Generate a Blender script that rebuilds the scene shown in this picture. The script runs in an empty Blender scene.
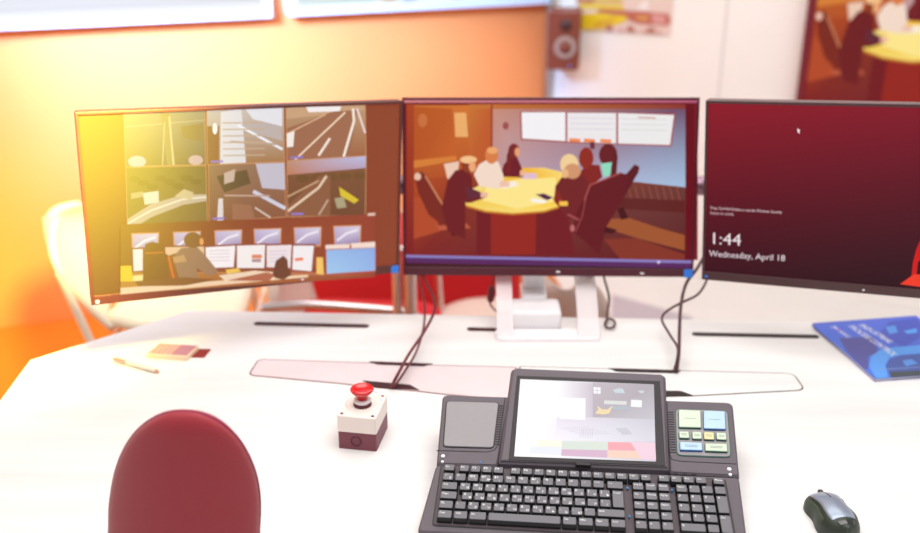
import bpy, math, random
from mathutils import Vector, Matrix
random.seed(4)
C = bpy.context.scene.collection
R = math.radians
PI = math.pi

# ------------------------------------------------------------------ camera
F = 1000.0
PITCH = R(22)
EYE = Vector((0, 0, 1.66))
FW = Vector((0, math.cos(PITCH), -math.sin(PITCH)))
UP = Vector((0, math.sin(PITCH), math.cos(PITCH)))
RT = Vector((1, 0, 0))
TZ = 0.74                      # desk top height
cd = bpy.data.cameras.new('camera')
cam = bpy.data.objects.new('camera', cd)
C.objects.link(cam)
cam.location = EYE
cam.rotation_euler = (PI/2 - PITCH, 0, 0)
cd.sensor_width = 36
cd.lens = 36 * F / 920
cd.clip_start = 0.02
cd.dof.use_dof = True
cd.dof.focus_distance = 1.56
cd.dof.aperture_fstop = 2.1
bpy.context.scene.camera = cam


def ray(x, y):
    return RT * ((x - 460) / F) + UP * ((266.5 - y) / F) + FW


def onz(x, y, z=TZ):            # where the line of sight of a photo point meets the height z
    r = ray(x, y)
    return EYE + r * ((z - EYE.z) / r.z)


def ony(x, y, Y):
    r = ray(x, y)
    return EYE + r * (Y / r.y)


class Surf:                     # a flat panel: origin, width direction, height direction, normal
    def __init__(s, o, X, V):
        s.o, s.X, s.V = Vector(o), Vector(X).normalized(), Vector(V).normalized()
        s.N = s.X.cross(s.V).normalized()

    def uv(s, x, y):
        r = ray(x, y)
        t = (s.o - EYE).dot(s.N) / r.dot(s.N)
        p = EYE + r * t - s.o
        return (p.dot(s.X), p.dot(s.V))

    def mat(s):
        m = Matrix((s.X, s.V, s.N)).transposed().to_4x4()
        m.translation = s.o
        return m


def tri_axes(yaw, tilt, roll):
    c, s_ = math.cos(yaw), math.sin(yaw)
    X = Vector((c, s_, 0))
    V = Vector((-s_, c, 0)) * math.cos(tilt) + Vector((0, 0, 1)) * math.sin(tilt)
    c, s_ = math.cos(roll), math.sin(roll)
    return X * c + V * s_, V * c - X * s_


# ------------------------------------------------------------------ materials
def lin(c):
    return tuple(((v/255)/12.92 if v/255 <= .04045 else ((v/255+.055)/1.055)**2.4) for v in c)


M = {}


def mat(name, rgb, rough=.5, metal=0, bump=0, scale=40, vary=0, trans=0, coat=0, alpha=1, spec=.5, stretch=None, sheen=0):
    m = bpy.data.materials.new(name)
    m.use_nodes = True
    nt = m.node_tree
    b = nt.nodes['Principled BSDF']
    col = (*lin(rgb), 1)
    b.inputs['Base Color'].default_value = col
    b.inputs['Roughness'].default_value = rough
    b.inputs['Metallic'].default_value = metal
    b.inputs['Specular IOR Level'].default_value = spec
    b.inputs['Transmission Weight'].default_value = trans
    b.inputs['Coat Weight'].default_value = coat
    b.inputs['Alpha'].default_value = alpha
    b.inputs['Sheen Weight'].default_value = sheen
    if bump or vary:
        tc = nt.nodes.new('ShaderNodeTexCoord')
        mp = nt.nodes.new('ShaderNodeMapping')
        if stretch:
            mp.inputs['Scale'].default_value = stretch
        nz = nt.nodes.new('ShaderNodeTexNoise')
        nz.inputs['Scale'].default_value = scale
        nz.inputs['Detail'].default_value = 4
        nt.links.new(tc.outputs['Object'], mp.inputs['Vector'])
        nt.links.new(mp.outputs['Vector'], nz.inputs['Vector'])
        if vary:
            rp = nt.nodes.new('ShaderNodeValToRGB')
            rp.color_ramp.elements[0].position = .3
            rp.color_ramp.elements[1].position = .7
            rp.color_ramp.elements[0].color = (*[v*(1-vary) for v in col[:3]], 1)
            rp.color_ramp.elements[1].color = (*[min(1, v*(1+vary*.5)) for v in col[:3]], 1)
            nt.links.new(nz.outputs['Fac'], rp.inputs['Fac'])
            nt.links.new(rp.outputs['Color'], b.inputs['Base Color'])
        if bump:
            bp = nt.nodes.new('ShaderNodeBump')
            bp.inputs['Strength'].default_value = bump
            bp.inputs['Distance'].default_value = .002
            nt.links.new(nz.outputs['Fac'], bp.inputs['Height'])
            nt.links.new(bp.outputs['Normal'], b.inputs['Normal'])
    M[name] = m
    return m


def screen_mat(name, strength=1.0, base=(6, 5, 5), rough=.45, spec=.15):
    m = mat(name, base, rough, spec=spec)
    nt = m.node_tree
    b = nt.nodes['Principled BSDF']
    a = nt.nodes.new('ShaderNodeAttribute')
    a.attribute_name = 'shown'
    nt.links.new(a.outputs['Color'], b.inputs['Emission Color'])
    b.inputs['Emission Strength'].default_value = strength
    return m


def print_mat(name, rough=.4):
    m = mat(name, (200, 200, 200), rough)
    nt = m.node_tree
    a = nt.nodes.new('ShaderNodeAttribute')
    a.attribute_name = 'shown'
    nt.links.new(a.outputs['Color'], nt.nodes['Principled BSDF'].inputs['Base Color'])
    return m


mat('desk_white', (234, 232, 230), .38, vary=.08, scale=3.0, stretch=(.5, 5, 5), bump=.05)
mat('desk_edge', (225, 222, 220), .5, vary=.03)
mat('lid_left', (226, 212, 213), .35, vary=.03, scale=20)
mat('groove', (110, 24, 32), .6, vary=.1)
mat('groove_dark', (48, 38, 36), .6, vary=.1)
mat('slot_dark', (60, 12, 16), .7, vary=.1)
mat('slot_brown', (42, 30, 28), .7, vary=.1)
mat('steel', (190, 190, 195), .3, metal=1, vary=.05)
mat('chrome', (215, 205, 205), .22, metal=1, vary=.03)
mat('bezel_maroon', (92, 26, 34), .35, vary=.06, bump=.02)
mat('bezel_olive', (92, 44, 36), .5, vary=.06, bump=.02)
mat('bezel_center', (78, 22, 36), .35, vary=.06, bump=.02)
mat('bezel_brown', (74, 42, 44), .35, vary=.06, bump=.02)
mat('shell_black', (40, 26, 28), .5, vary=.05)
mat('arm_metal', (150, 120, 135), .35, metal=.6, vary=.05)
mat('console_grey', (92, 84, 91), .55, bump=.25, scale=900, vary=.04)
mat('console_side', (70, 58, 64), .55, bump=.1, scale=600, vary=.04)
mat('well_dark', (36, 30, 34), .6, vary=.05)
mat('key_grey', (102, 101, 106), .45, vary=.04, bump=.05, scale=500)
mat('key_skirt', (24, 22, 26), .5, vary=.05)
mat('legend_white', (245, 245, 248), .5, vary=.01)
mat('speaker_cloth', (172, 168, 170), .8, bump=.9, scale=1400, vary=.25)
mat('button_green', (196, 212, 188), .35, vary=.02)
mat('button_blue', (172, 202, 234), .35, vary=.02)
mat('button_yellow', (226, 212, 156), .35, vary=.02)
mat('legend_grey', (120, 130, 130), .5, vary=.02)
mat('rim_green', (34, 84, 74), .4, vary=.03)
mat('rim_blue', (40, 90, 160), .4, vary=.03)
mat('led_white', (250, 250, 252), .3, vary=.01)
mat('led_blue', (70, 150, 220), .3, vary=.01)
mat('box_ivory', (240, 228, 220), .42, vary=.02, bump=.05)
mat('box_maroon', (122, 60, 74), .5, vary=.05, bump=.05)
mat('box_line', (84, 28, 40), .5, vary=.05)
mat('estop_red', (215, 14, 22), .22, vary=.05, coat=.6)
mat('estop_collar', (228, 224, 226), .25, vary=.03, coat=.4)
mat('clear_plastic', (255, 250, 250), .08, trans=.95, alpha=.35, vary=.01)
mat('frosted_acrylic', (246, 238, 240), .2, alpha=.5, vary=.02)
mat('stand_white', (244, 240, 242), .25, vary=.02, coat=.3)
mat('chair_red', (160, 30, 46), .62, vary=.06, bump=.35, scale=700, sheen=.3)
mat('chair_trim', (150, 40, 84), .4, vary=.05)
mat('shell_cream', (232, 222, 204), .4, vary=.02, coat=.2)
mat('shell_beige', (214, 190, 178), .5, vary=.04)
mat('tube_tan', (190, 140, 120), .35, metal=.5, vary=.04)
mat('post_purple', (150, 110, 140), .4, metal=.5, vary=.04)
mat('red_cloth', (205, 22, 34), .8, vary=.08, bump=.2, scale=300)
mat('cable_maroon', (104, 30, 42), .5, vary=.06)
mat('cable_dark', (78, 40, 44), .5, vary=.06)
mat('sticker_blue', (50, 130, 235), .4, vary=.03)
mat('floor_light', (230, 227, 223), .5, vary=.03, scale=6)
mat('carpet_red', (204, 116, 26), .9, vary=.08, bump=.3, scale=200)
mat('wall_orange', (236, 142, 80), .75, vary=.05, scale=2, bump=.05)
mat('wall_white', (250, 246, 242), .8, vary=.012, scale=3, bump=.05)
mat('wall_trim', (225, 220, 218), .6, vary=.02)
mat('speaker_black', (130, 62, 42), .5, vary=.06, bump=.05)
mat('cone_silver', (176, 150, 142), .3, vary=.03)
mat('mouse_silver', (146, 158, 176), .3, metal=.35, vary=.02, coat=.4)
mat('mouse_dark', (38, 48, 36), .45, vary=.06)
mat('mouse_rubber', (64, 72, 60), .65, vary=.06, bump=.2, scale=800)
mat('mouse_gloss', (18, 24, 18), .12, coat=.6, vary=.05)
mat('paper_edge', (226, 216, 208), .8, vary=.1, scale=200, stretch=(1, 1, 30))
mat('cover_blue', (50, 84, 190), .3, coat=.3, vary=.03)
mat('pen_white', (228, 210, 208), .3, vary=.02, coat=.3)
mat('pen_pink', (206, 170, 184), .3, vary=.02)
mat('pen_tan', (196, 140, 110), .35, vary=.02)
mat('calc_cream', (232, 208, 182), .45, vary=.03)
mat('calc_pink', (184, 120, 134), .45, vary=.04)
mat('calc_button', (226, 184, 172), .45, vary=.02)
mat('card_red', (140, 26, 16), .7, vary=.05)
mat('patch_grey', (190, 180, 188), .8, vary=.05)
screen_mat('screen_glass')
screen_mat('screen_glass_left', base=(62, 60, 30), rough=.42, spec=.35)  # lighter yellowed glass copy; warm glow on this monitor put into the colour
screen_mat('tablet_glass', base=(40, 38, 42), rough=.3, spec=.5)
print_mat('printed')


# ------------------------------------------------------------------ mesh builder
class MB:
    def __init__(s):
        s.v, s.f, s.m, s.sm, s.col = [], [], [], [], []
        s.T = None

    def add(s, verts, faces, mi=0, smooth=False, cols=None):
        b = len(s.v)
        for p in verts:
            p = Vector(p)
            s.v.append(s.T @ p if s.T else p)
        for i, f in enumerate(faces):
            s.f.append([b + k for k in f])
            s.m.append(mi)
            s.sm.append(smooth)
            s.col.append(None if cols is None else [cols[k] for k in f])
        return s

    def box(s, x0, x1, y0, y1, z0, z1, mi=0):
        return s.prism([(x0, y0), (x1, y0), (x1, y1), (x0, y1)], z0, z1, mi)

    def prism(s, poly, z0, z1, mi=0, ch=0, mtop=None, smooth=False, chb=0):
        n = len(poly)
        rings = []
        if chb:
            rings += [(inset(poly, chb), z0), (poly, z0 + chb)]
        else:
            rings += [(poly, z0)]
        if ch:
            rings += [(poly, z1 - ch), (inset(poly, ch*.35), z1 - ch*.35), (inset(poly, ch), z1)]
        else:
            rings += [(poly, z1)]
        V = []
        for pl, z in rings:
            V += [(p[0], p[1], z) for p in pl]
        Fs = []
        for r in range(len(rings) - 1):
            for i in range(n):
                j = (i + 1) % n
                Fs.append([r*n+i, r*n+j, (r+1)*n+j, (r+1)*n+i])
        s.add(V, Fs, mi, smooth)
        s.add([(p[0], p[1], rings[0][1]) for p in reversed(rings[0][0])], [list(range(n))], mi)
        s.add([(p[0], p[1], rings[-1][1]) for p in rings[-1][0]], [list(range(n))], mi if mtop is None else mtop)
        return s

    def tube(s, pts, r, mi=0, n=10, closed=False, caps=True):
        pts = [Vector(p) for p in pts]
        N = len(pts)
        rad = r if isinstance(r, (list, tuple)) else [r] * N
        V = []
        prev = None
        for i, p in enumerate(pts):
            if closed:
                t = pts[(i+1) % N] - pts[i-1]
            else:
                t = pts[min(i+1, N-1)] - pts[max(i-1, 0)]
            t.normalize()
            if prev is None:
                a = Vector((0, 0, 1)) if abs(t.z) < .9 else Vector((1, 0, 0))
                u = t.cross(a).normalized()
            else:
                u = (prev - t * prev.dot(t)).normalized()
            prev = u
            w = t.cross(u)
            for k in range(n):
                an = 2*PI*k/n
                V.append(p + (u*math.cos(an) + w*math.sin(an)) * rad[i])
        Fs = []
        for i in range(N if closed else N-1):
            for k in range(n):
                a, b = i*n + k, i*n + (k+1) % n
                c, d = ((i+1) % N)*n + (k+1) % n, ((i+1) % N)*n + k
                Fs.append([a, b, c, d])
        s.add(V, Fs, mi, True)
        if caps and not closed:
            s.add(V[:n][::-1], [list(range(n))], mi)
            s.add(V[-n:], [list(range(n))], mi)
        return s

    def lathe(s, prof, mi=0, n=32, o=(0, 0, 0), smooth=True, axis='z'):
        V = []
        for (r, z) in prof:
            for k in range(n):
                a = 2*PI*k/n
                p = (r*math.cos(a), r*math.sin(a), z)
                if axis == 'y':
                    p = (p[0], -p[2], p[1])
                V.append((p[0]+o[0], p[1]+o[1], p[2]+o[2]))
        Fs = []
        for i in range(len(prof)-1):
            for k in range(n):
                Fs.append([i*n+k, i*n+(k+1) % n, (i+1)*n+(k+1) % n, (i+1)*n+k])
        Fs.append(list(range(n))[::-1])
        Fs.append([(len(prof)-1)*n + k for k in range(n)])
        s.add(V, Fs, mi, smooth)
        return s

    def grid(s, fn, nu, nv, mi=0, smooth=True, cu=False):
        V = [fn(i/(nu-(0 if cu else 1)), j/(nv-1)) for j in range(nv) for i in range(nu)]
        Fs = []
        for j in range(nv-1):
            for i in range(nu if cu else nu-1):
                a, b = j*nu+i, j*nu+(i+1) % nu
                Fs.append([a, b, b+nu, a+nu])
        s.add(V, Fs, mi, smooth)
        return s

    def build(s, name, mats, parent=None, matrix=None, merge=False):
        me = bpy.data.meshes.new(name)
        me.from_pydata([tuple(p) for p in s.v], [], s.f)
        if isinstance(mats, str):
            mats = [mats]
        for m in mats:
            me.materials.append(M[m])
        for i, p in enumerate(me.polygons):
            p.material_index = s.m[i]
            p.use_smooth = s.sm[i]
        if any(c is not None for c in s.col):
            at = me.color_attributes.new('shown', 'FLOAT_COLOR', 'CORNER')
            k = 0
            for i, f in enumerate(s.f):
                for q in range(len(f)):
                    c = s.col[i][q] if s.col[i] else (0, 0, 0)
                    at.data[k].color = (*lin(c), 1)
                    k += 1
        me.validate()
        o = bpy.data.objects.new(name, me)
        C.objects.link(o)
        if parent:
            o.parent = parent
        if matrix is not None:
            o.matrix_local = matrix
        return o


def inset(poly, d):
    n = len(poly)
    area = sum(poly[i][0]*poly[(i+1) % n][1] - poly[(i+1) % n][0]*poly[i][1] for i in range(n))
    sg = 1 if area > 0 else -1
    out = []
    for i in range(n):
        p0, p1, p2 = Vector(poly[i-1][:2]), Vector(poly[i][:2]), Vector(poly[(i+1) % n][:2])
        a, b = (p1-p0), (p2-p1)
        if a.length < 1e-9 or b.length < 1e-9:
            out.append(tuple(p1)); continue
        a.normalize(); b.normalize()
        na, nb = Vector((-a.y, a.x))*sg, Vector((-b.y, b.x))*sg
        m = na + nb
        m = m / max(.3, m.length_squared) * 2
        out.append((p1.x + m.x*d, p1.y + m.y*d))
    return out


def rrect(x0, x1, y0, y1, r, n=5):
    P = []
    for cx, cy, a0 in ((x1-r, y1-r, 0), (x0+r, y1-r, 90), (x0+r, y0+r, 180), (x1-r, y0+r, 270)):
        for k in range(n):
            a = R(a0 + 90*k/(n-1))
            P.append((cx + r*math.cos(a), cy + r*math.sin(a)))
    return P


def rpoly(poly, r, n=4):       # polygon with rounded corners, r a number or a list
    P = []
    N = len(poly)
    for i in range(N):
        rr = r[i] if isinstance(r, (list, tuple)) else r
        p0, p1, p2 = Vector(poly[i-1]), Vector(poly[i]), Vector(poly[(i+1) % N])
        a = p1 + (p0-p1).normalized()*rr
        b = p1 + (p2-p1).normalized()*rr
        if rr <= 0:
            P.append(tuple(p1)); continue
        for k in range(n):
            t = k/(n-1)
            q = a*(1-t)**2 + p1*2*t*(1-t) + b*t*t
            P.append(tuple(q))
    return P


def smooth_path(pts, n=8):
    pts = [Vector(p) for p in pts]
    out = []
    for i in range(len(pts)-1):
        p0, p1, p2, p3 = pts[max(i-1, 0)], pts[i], pts[i+1], pts[min(i+2, len(pts)-1)]
        for k in range(n):
            t = k/n
            out.append(.5*((2*p1) + (p2-p0)*t + (2*p0-5*p1+4*p2-p3)*t*t + (3*p1-p0-3*p2+p3)*t**3))
    out.append(pts[-1])
    return out


_tc = {}


def text_mesh(txt):
    if txt in _tc:
        return _tc[txt]
    cu = bpy.data.curves.new('t', 'FONT')
    cu.body = txt
    cu.size = 1
    cu.resolution_u = 2
    o = bpy.data.objects.new('t', cu)
    C.objects.link(o)
    dg = bpy.context.evaluated_depsgraph_get()
    dg.update()
    me = bpy.data.meshes.new_from_object(o.evaluated_get(dg))
    V = [tuple(v.co) for v in me.vertices]
    Fs = [list(p.vertices) for p in me.polygons]
    bpy.data.objects.remove(o)
    bpy.data.curves.remove(cu)
    bpy.data.meshes.remove(me)
    w = max([v[0] for v in V] or [1])
    _tc[txt] = (V, Fs, w)
    return _tc[txt]


def tag(o, label=None, cat=None, group=None, kind=None):
    if label: o['label'] = label
    if cat: o['category'] = cat
    if group: o['group'] = group
    if kind: o['kind'] = kind
    return o


def empty(name, loc=(0, 0, 0), rz=0, matrix=None, parent=None):
    o = bpy.data.objects.new(name, None)
    C.objects.link(o)
    o.empty_display_size = .05
    if matrix is not None:
        o.matrix_world = matrix
    else:
        o.location = loc
        o.rotation_euler = (0, 0, rz)
    if parent:
        o.parent = parent
    return o


# ------------------------------------------------------------------ the room
K = 1.0
cor = ony(548, 60, 4.2)
cor.z = 0
dl = Vector((-math.cos(R(19.3)), -math.sin(R(19.3)), 0))      # orange wall runs left and nearer
dr = Vector((math.cos(R(20)), -math.sin(R(20)), 0))           # white wall runs right and nearer


def wall(name, a, d, L, h, m, th=.12):
    nb = Vector((-d.y, d.x, 0))
    if nb.y < 0:
        nb = -nb
    b = a + d * L
    mb = MB()
    P = [tuple(a.xy), tuple(b.xy), tuple((b + nb*th).xy), tuple((a + nb*th).xy)]
    if (b-a).cross(nb).z < 0:
        P = P[::-1]
    mb.prism(P, 0, h)
    return tag(mb.build(name, m), kind='structure')


wall('wall_back_left', cor, dl, 4.6, 2.9, 'wall_orange')
wall('wall_back_right', cor, dr, 4.0, 2.9, 'wall_white')
mb = MB(); mb.box(-4.2, 4.4, -2.5, 4.6, -.1, 0)
tag(mb.build('floor', 'floor_light'), kind='structure')
# a panel joint on the white wall
SW = Surf(cor, dr, (0, 0, 1))          # white wall panel; normal faces the camera?
if SW.N.y > 0: SW.N = -SW.N
SO = Surf(cor, -dl, (0, 0, 1))
u, v = SW.uv(723, 50)
mb = MB()
p = cor + dr*u - Vector((-dr.y, dr.x, 0)) * 0
nfr = Vector((dr.y, -dr.x, 0))
if nfr.y > 0: nfr = -nfr
a = cor + dr*(u-.004); b = cor + dr*(u+.004)
mb.prism([tuple(a.xy), tuple((a+nfr*.004).xy), tuple((b+nfr*.004).xy), tuple(b.xy)], 0, 2.9)
tag(mb.build('trim_1', 'wall_trim'), kind='structure')
# a metal strip closing the corner of the two walls
mb = MB(); mb.tube([cor + Vector((0, -.02, 0)), cor + Vector((0, -.02, 2.9))], .018, n=12)
tag(mb.build('trim_2', 'steel'), kind='structure')
# orange-red carpet under the chairs on the left
mb = MB()
ca = [(-4.1, 1.2), (.62, 1.2), (.62, 2.6), tuple((cor + Vector((.0, -.003, 0))).xy), tuple((cor + dl*4.55 + Vector((0, -.003, 0))).xy)]
mb.prism(ca, 0, .012)
tag(mb.build('floor_carpet', 'carpet_red'), kind='structure')


# ------------------------------------------------------------------ pictures painted with flat shapes
class Painter:
    """flat shapes laid on a panel; fr maps drawing coordinates to panel metres"""
    def __init__(s, fr, step=2.5e-5, z0=0.0004):
        s.mb = MB(); s.fr = fr; s.z = z0; s.step = step; s.deep = 1.0

    def poly(s, pts, col, cols=None):
        P = [s.fr(*p) for p in pts]
        n = len(P)
        ar = sum(P[i][0]*P[(i+1) % n][1] - P[(i+1) % n][0]*P[i][1] for i in range(n))
        cc = cols if cols else [col]*n
        cc = [tuple(255*(v/255)**s.deep for v in c) for c in cc]
        if ar < 0:
            P = P[::-1]; cc = cc[::-1]
        s.mb.add([(p[0], p[1], s.z) for p in P], [list(range(n))], 0, False, cc)
        s.z += s.step

    def quad(s, x0, y0, x1, y1, col, cols=None):
        s.poly([(x0, y0), (x1, y0), (x1, y1), (x0, y1)], col, cols)

    def ell(s, cx, cy, rx, ry, col, n=18):
        s.poly([(cx+rx*math.cos(2*PI*k/n), cy+ry*math.sin(2*PI*k/n)) for k in range(n)], col)

    def line(s, pts, w, col):
        for a, b in zip(pts[:-1], pts[1:]):
            d = Vector(b)-Vector(a)
            if d.length < 1e-6: continue
            nn = Vector((-d.y, d.x)).normalized()*w/2
            a_, b_ = Vector(a), Vector(b)
            s.poly([tuple(a_+nn), tuple(b_+nn), tuple(b_-nn), tuple(a_-nn)], col)

    def text(s, txt, x0, y0, x1, y1, h, col, fit=True):
        """baseline from (x0,y0) to (x1,y1) in drawing coordinates, h letter height in metres"""
        V, Fs, w = text_mesh(txt)
        a, b = Vector(s.fr(x0, y0)), Vector(s.fr(x1, y1))
        d = (b-a); L = d.length; d.normalize(); nn = Vector((-d.y, d.x))
        sx = L/w if fit else h/.7
        sy = h/.7
        P = [a + d*(q[0]*sx) + nn*(q[1]*sy) for q in V]
        s.mb.add([(p.x, p.y, s.z) for p in P], Fs, 0, False, [col]*len(P))
        s.z += s.step

    def build(s, name, m, parent, matrix=None):
        return s.mb.build(name, m, parent, matrix)


def mix(a, b, t):
    return tuple(a[i]*(1-t)+b[i]*t for i in range(3))


def paint_meeting(p):
    """drawing units 0..832 x 0..533: the conference room film shown on two screens"""
    q, e, pl, ln = p.quad, p.ell, p.poly, p.line
    q(38, 36, 800, 455, (132, 34, 44))
    q(62, 52, 768, 455, 0, [(190, 96, 44), (150, 60, 44), (96, 26, 34), (170, 70, 46)])
    pl([(62, 52), (205, 52), (205, 235), (62, 245)], 0, [(206, 122, 56), (214, 128, 60), (190, 92, 44), (186, 96, 48)])
    pl([(205, 52), (265, 52), (265, 205), (205, 230)], 0, [(206, 128, 62), (200, 106, 52), (196, 100, 52), (198, 106, 54)])
    pl([(265, 52), (768, 52), (768, 266), (640, 252), (480, 252), (350, 250), (265, 250)], 0,
       [(205, 150, 130), (120, 80, 110), (176, 200, 226), (178, 190, 218), (190, 184, 210), (196, 170, 184), (198, 160, 160)])
    q(205, 50, 768, 62, 0, [(206, 128, 62), (150, 66, 60), (150, 66, 60), (206, 128, 62)])
    pl([(62, 56), (162, 62), (172, 188), (62, 214)], 0, [(192, 100, 44), (196, 104, 46), (206, 110, 50), (190, 96, 44)])
    pl([(62, 196), (172, 184), (174, 196), (62, 216)], (218, 138, 66))
    pl([(167, 72), (198, 72), (203, 135), (170, 135)], (238, 182, 120))
    e(85, 92, 12, 18, (206, 124, 74))
    q(262, 52, 267, 200, (168, 70, 46))
    pl([(338, 68), (742, 74), (732, 160), (460, 150), (340, 143)], (176, 90, 96))
    pl([(342, 71), (456, 71), (456, 146), (344, 139)], (244, 242, 244))
    pl([(461, 72), (588, 73), (588, 152), (461, 147)], (238, 234, 236))
    pl([(593, 73), (738, 78), (728, 156), (593, 152)], (238, 236, 236))
    for i, x in enumerate((466, 504, 546)):
        pl([(x, 138+i), (x+30, 140+i), (x+28, 149+i), (x, 147+i)], (242, 150, 96))
    for y in (86, 100, 114):
        ln([(466, y), (582, y+1)], 1.5, (214, 206, 214))
        ln([(600, y+2), (720, y+4)], 1.5, (216, 210, 210))
    ln([(645, 84), (690, 86)], 3, (214, 150, 130))
    e(301, 106, 8, 10, (168, 92, 88))
    q(520, 148, 532, 166, (120, 54, 66))
    # floor
    pl([(268, 250), (640, 252), (768, 268), (768, 455), (62, 455), (62, 245)], 0,
       [(150, 66, 44), (146, 76, 52), (120, 70, 66), (104, 34, 40), (140, 44, 44), (190, 88, 44)])
    for i in range(9):
        x = 600 + i*18
        ln([(x, 262), (x+10, 300)], 3, (158, 88, 66))
    pl([(580, 292), (766, 300), (766, 332), (600, 322)], (110, 44, 42))
    pl([(572, 348), (620, 345), (700, 372), (766, 390), (766, 430), (650, 400), (560, 372)], (170, 98, 58))
    pl([(556, 400), (640, 398), (766, 440), (766, 455), (600, 455)], (146, 64, 48))
    pl([(62, 290), (110, 300), (130, 380), (62, 400)], (188, 88, 52))
    # table
    pl([(225, 320), (460, 320), (480, 440), (225, 440)], (128, 34, 42))
    pl([(262, 330), (380, 332), (378, 440), (262, 440)], (160, 48, 38))
    tb = [(184, 298), (200, 318), (250, 332), (320, 338), (400, 332), (466, 312), (470, 270), (452, 232), (400, 220), (345, 220), (290, 238), (236, 264), (196, 284)]
    pl(tb, (206, 134, 50))
    pl([(x, y-5) for x, y in tb], 0, [(244, 214, 110)]*3 + [(250, 224, 130)]*2 + [(250, 214, 90)] + [(250, 222, 130)]*3 + [(244, 190, 60)]*2 + [(246, 226, 150)]*2)
    pl([(250, 262), (330, 245), (430, 240), (440, 300), (330, 322), (240, 300)], (252, 232, 152))
    pl([(340, 228), (382, 230), (382, 244), (340, 244)], (226, 196, 214))
    pl([(286, 252), (326, 250), (334, 262), (290, 270)], (248, 238, 226))
    pl([(366, 294), (410, 300), (400, 308), (368, 304)], (250, 244, 236))
    pl([(378, 284), (400, 282), (424, 292), (408, 300)], (96, 44, 90))
    # white chair behind, man in white shirt, woman in the far seat
    pl([(140, 205), (180, 198), (176, 240), (150, 245)], (238, 206, 186))
    pl([(62, 234), (80, 224), (98, 238), (126, 290), (160, 330), (172, 366), (140, 368), (100, 336), (74, 280)], (136, 52, 40))
    ln([(92, 236), (124, 290), (150, 330)], 5, (206, 140, 104))
    e(72, 238, 9, 10, (236, 196, 176))
    pl([(120, 366), (200, 360), (210, 372), (168, 374), (130, 378)], (196, 104, 76))
    pl([(162, 370), (170, 370), (170, 392), (160, 392)], (96, 30, 30))
    pl([(286, 238), (296, 206), (312, 188), (330, 186), (342, 214), (346, 240)], (124, 32, 46))
    e(322, 172, 15, 20, (138, 48, 46)); e(331, 174, 7, 12, (232, 168, 130)); pl([(304, 180), (316, 160), (314, 230), (300, 226)], (132, 44, 42))
    pl([(338, 222), (352, 222), (350, 236), (338, 236)], (240, 190, 150))
    pl([(218, 232), (232, 206), (256, 192), (282, 200), (294, 232), (296, 262), (276, 270), (232, 262)], (244, 222, 206))
    e(264, 183, 17, 22, (222, 138, 84)); e(266, 170, 14, 9, (240, 176, 120))
    pl([(286, 250), (312, 252), (310, 264), (286, 266)], (240, 200, 180))
    pl([(150, 248), (170, 222), (200, 216), (214, 240), (214, 282), (246, 282), (250, 292), (210, 306), (196, 306), (196, 400), (150, 380), (134, 320)], (124, 38, 42))
    pl([(196, 262), (240, 280), (236, 294), (200, 296)], (112, 50, 66))
    e(203, 206, 17, 22, (152, 70, 40)); e(204, 194, 22, 10, (244, 200, 150)); e(214, 212, 9, 14, (238, 176, 130))
    pl([(236, 278), (256, 280), (252, 292), (236, 292)], (240, 190, 170))
    # the women on the right and their chairs
    e(567, 182, 24, 30, (118, 36, 42)); pl([(548, 204), (580, 200), (586, 226), (556, 240)], (156, 222, 196))
    pl([(580, 170), (592, 185), (588, 240), (572, 240)], (112, 34, 40))
    pl([(490, 232), (510, 206), (544, 208), (552, 240), (530, 256), (500, 250)], (144, 44, 40))
    e(510, 190, 19, 28, (156, 52, 38))
    pl([(426, 302), (430, 262), (446, 240), (470, 226), (500, 234), (524, 262), (520, 330), (462, 352), (440, 318)], (128, 42, 46))
    e(466, 206, 24, 27, (242, 212, 162)); e(474, 224, 22, 20, (214, 160, 120)); e(455, 230, 9, 12, (236, 190, 140))
    pl([(424, 296), (436, 270), (450, 300), (436, 314)], (150, 50, 36))
    pl([(440, 302), (462, 302), (462, 314), (440, 314)], (248, 200, 90))
    pl([(636, 206), (648, 212), (646, 226), (600, 306), (584, 300), (600, 246), (620, 224)], (106, 30, 40))
    pl([(518, 258), (600, 228), (622, 234), (604, 300), (560, 372), (544, 440), (500, 400), (474, 380), (484, 330), (508, 290)], (114, 30, 40))
    ln([(505, 300), (520, 260), (600, 228)], 4, (178, 92, 90))
    ln([(482, 382), (500, 340), (508, 296)], 3, (166, 80, 80))
    ln([(462, 336), (490, 350)], 5, (176, 92, 96))
    e(474, 372, 6, 9, (196, 120, 120))
    pl([(560, 368), (590, 376), (580, 386), (556, 384)], (84, 22, 28))
    pl([(590, 320), (606, 318), (620, 346), (600, 350)], (84, 22, 28))


# ------------------------------------------------------------------ monitors
def monitor(name, label, org, angs, W, H, bez, b=(.005, .005, .006, .018), thick=.022, screen='screen_glass'):
    X, V = tri_axes(*[R(a) for a in angs])
    S = Surf(org, X, V)
    root = empty(name, matrix=S.mat())
    tag(root, label, 'monitor', 'desk monitors side by side')
    l, r, t, bt = b
    mb = MB()                                   # frame ring
    o_ = rrect(0, W, 0, H, .004, 3)
    mb.prism(o_, -thick, -.002, 0, chb=.004)
    # four bars of the bezel standing 2.5 mm proud
    mb.prism([(0, 0), (W, 0), (W-r, bt), (l, bt)], -.002, .0035, ch=.0012)
    mb.prism([(W, 0), (W, H), (W-r, H-t), (W-r, bt)], -.002, .0035, ch=.0012)
    mb.prism([(W, H), (0, H), (l, H-t), (W-r, H-t)], -.002, .0035, ch=.0012)
    mb.prism([(0, H), (0, 0), (l, bt), (l, H-t)], -.002, .0035, ch=.0012)
    mb.build('bezel_frame', bez, root)
    mb = MB()
    mb.prism(rrect(W*.18, W*.82, H*.12, H*.8, .03, 5), -.052, -thick, ch=0, chb=.015)
    mb.build('rear_housing', 'shell_black', root)
    return root, S


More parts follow.
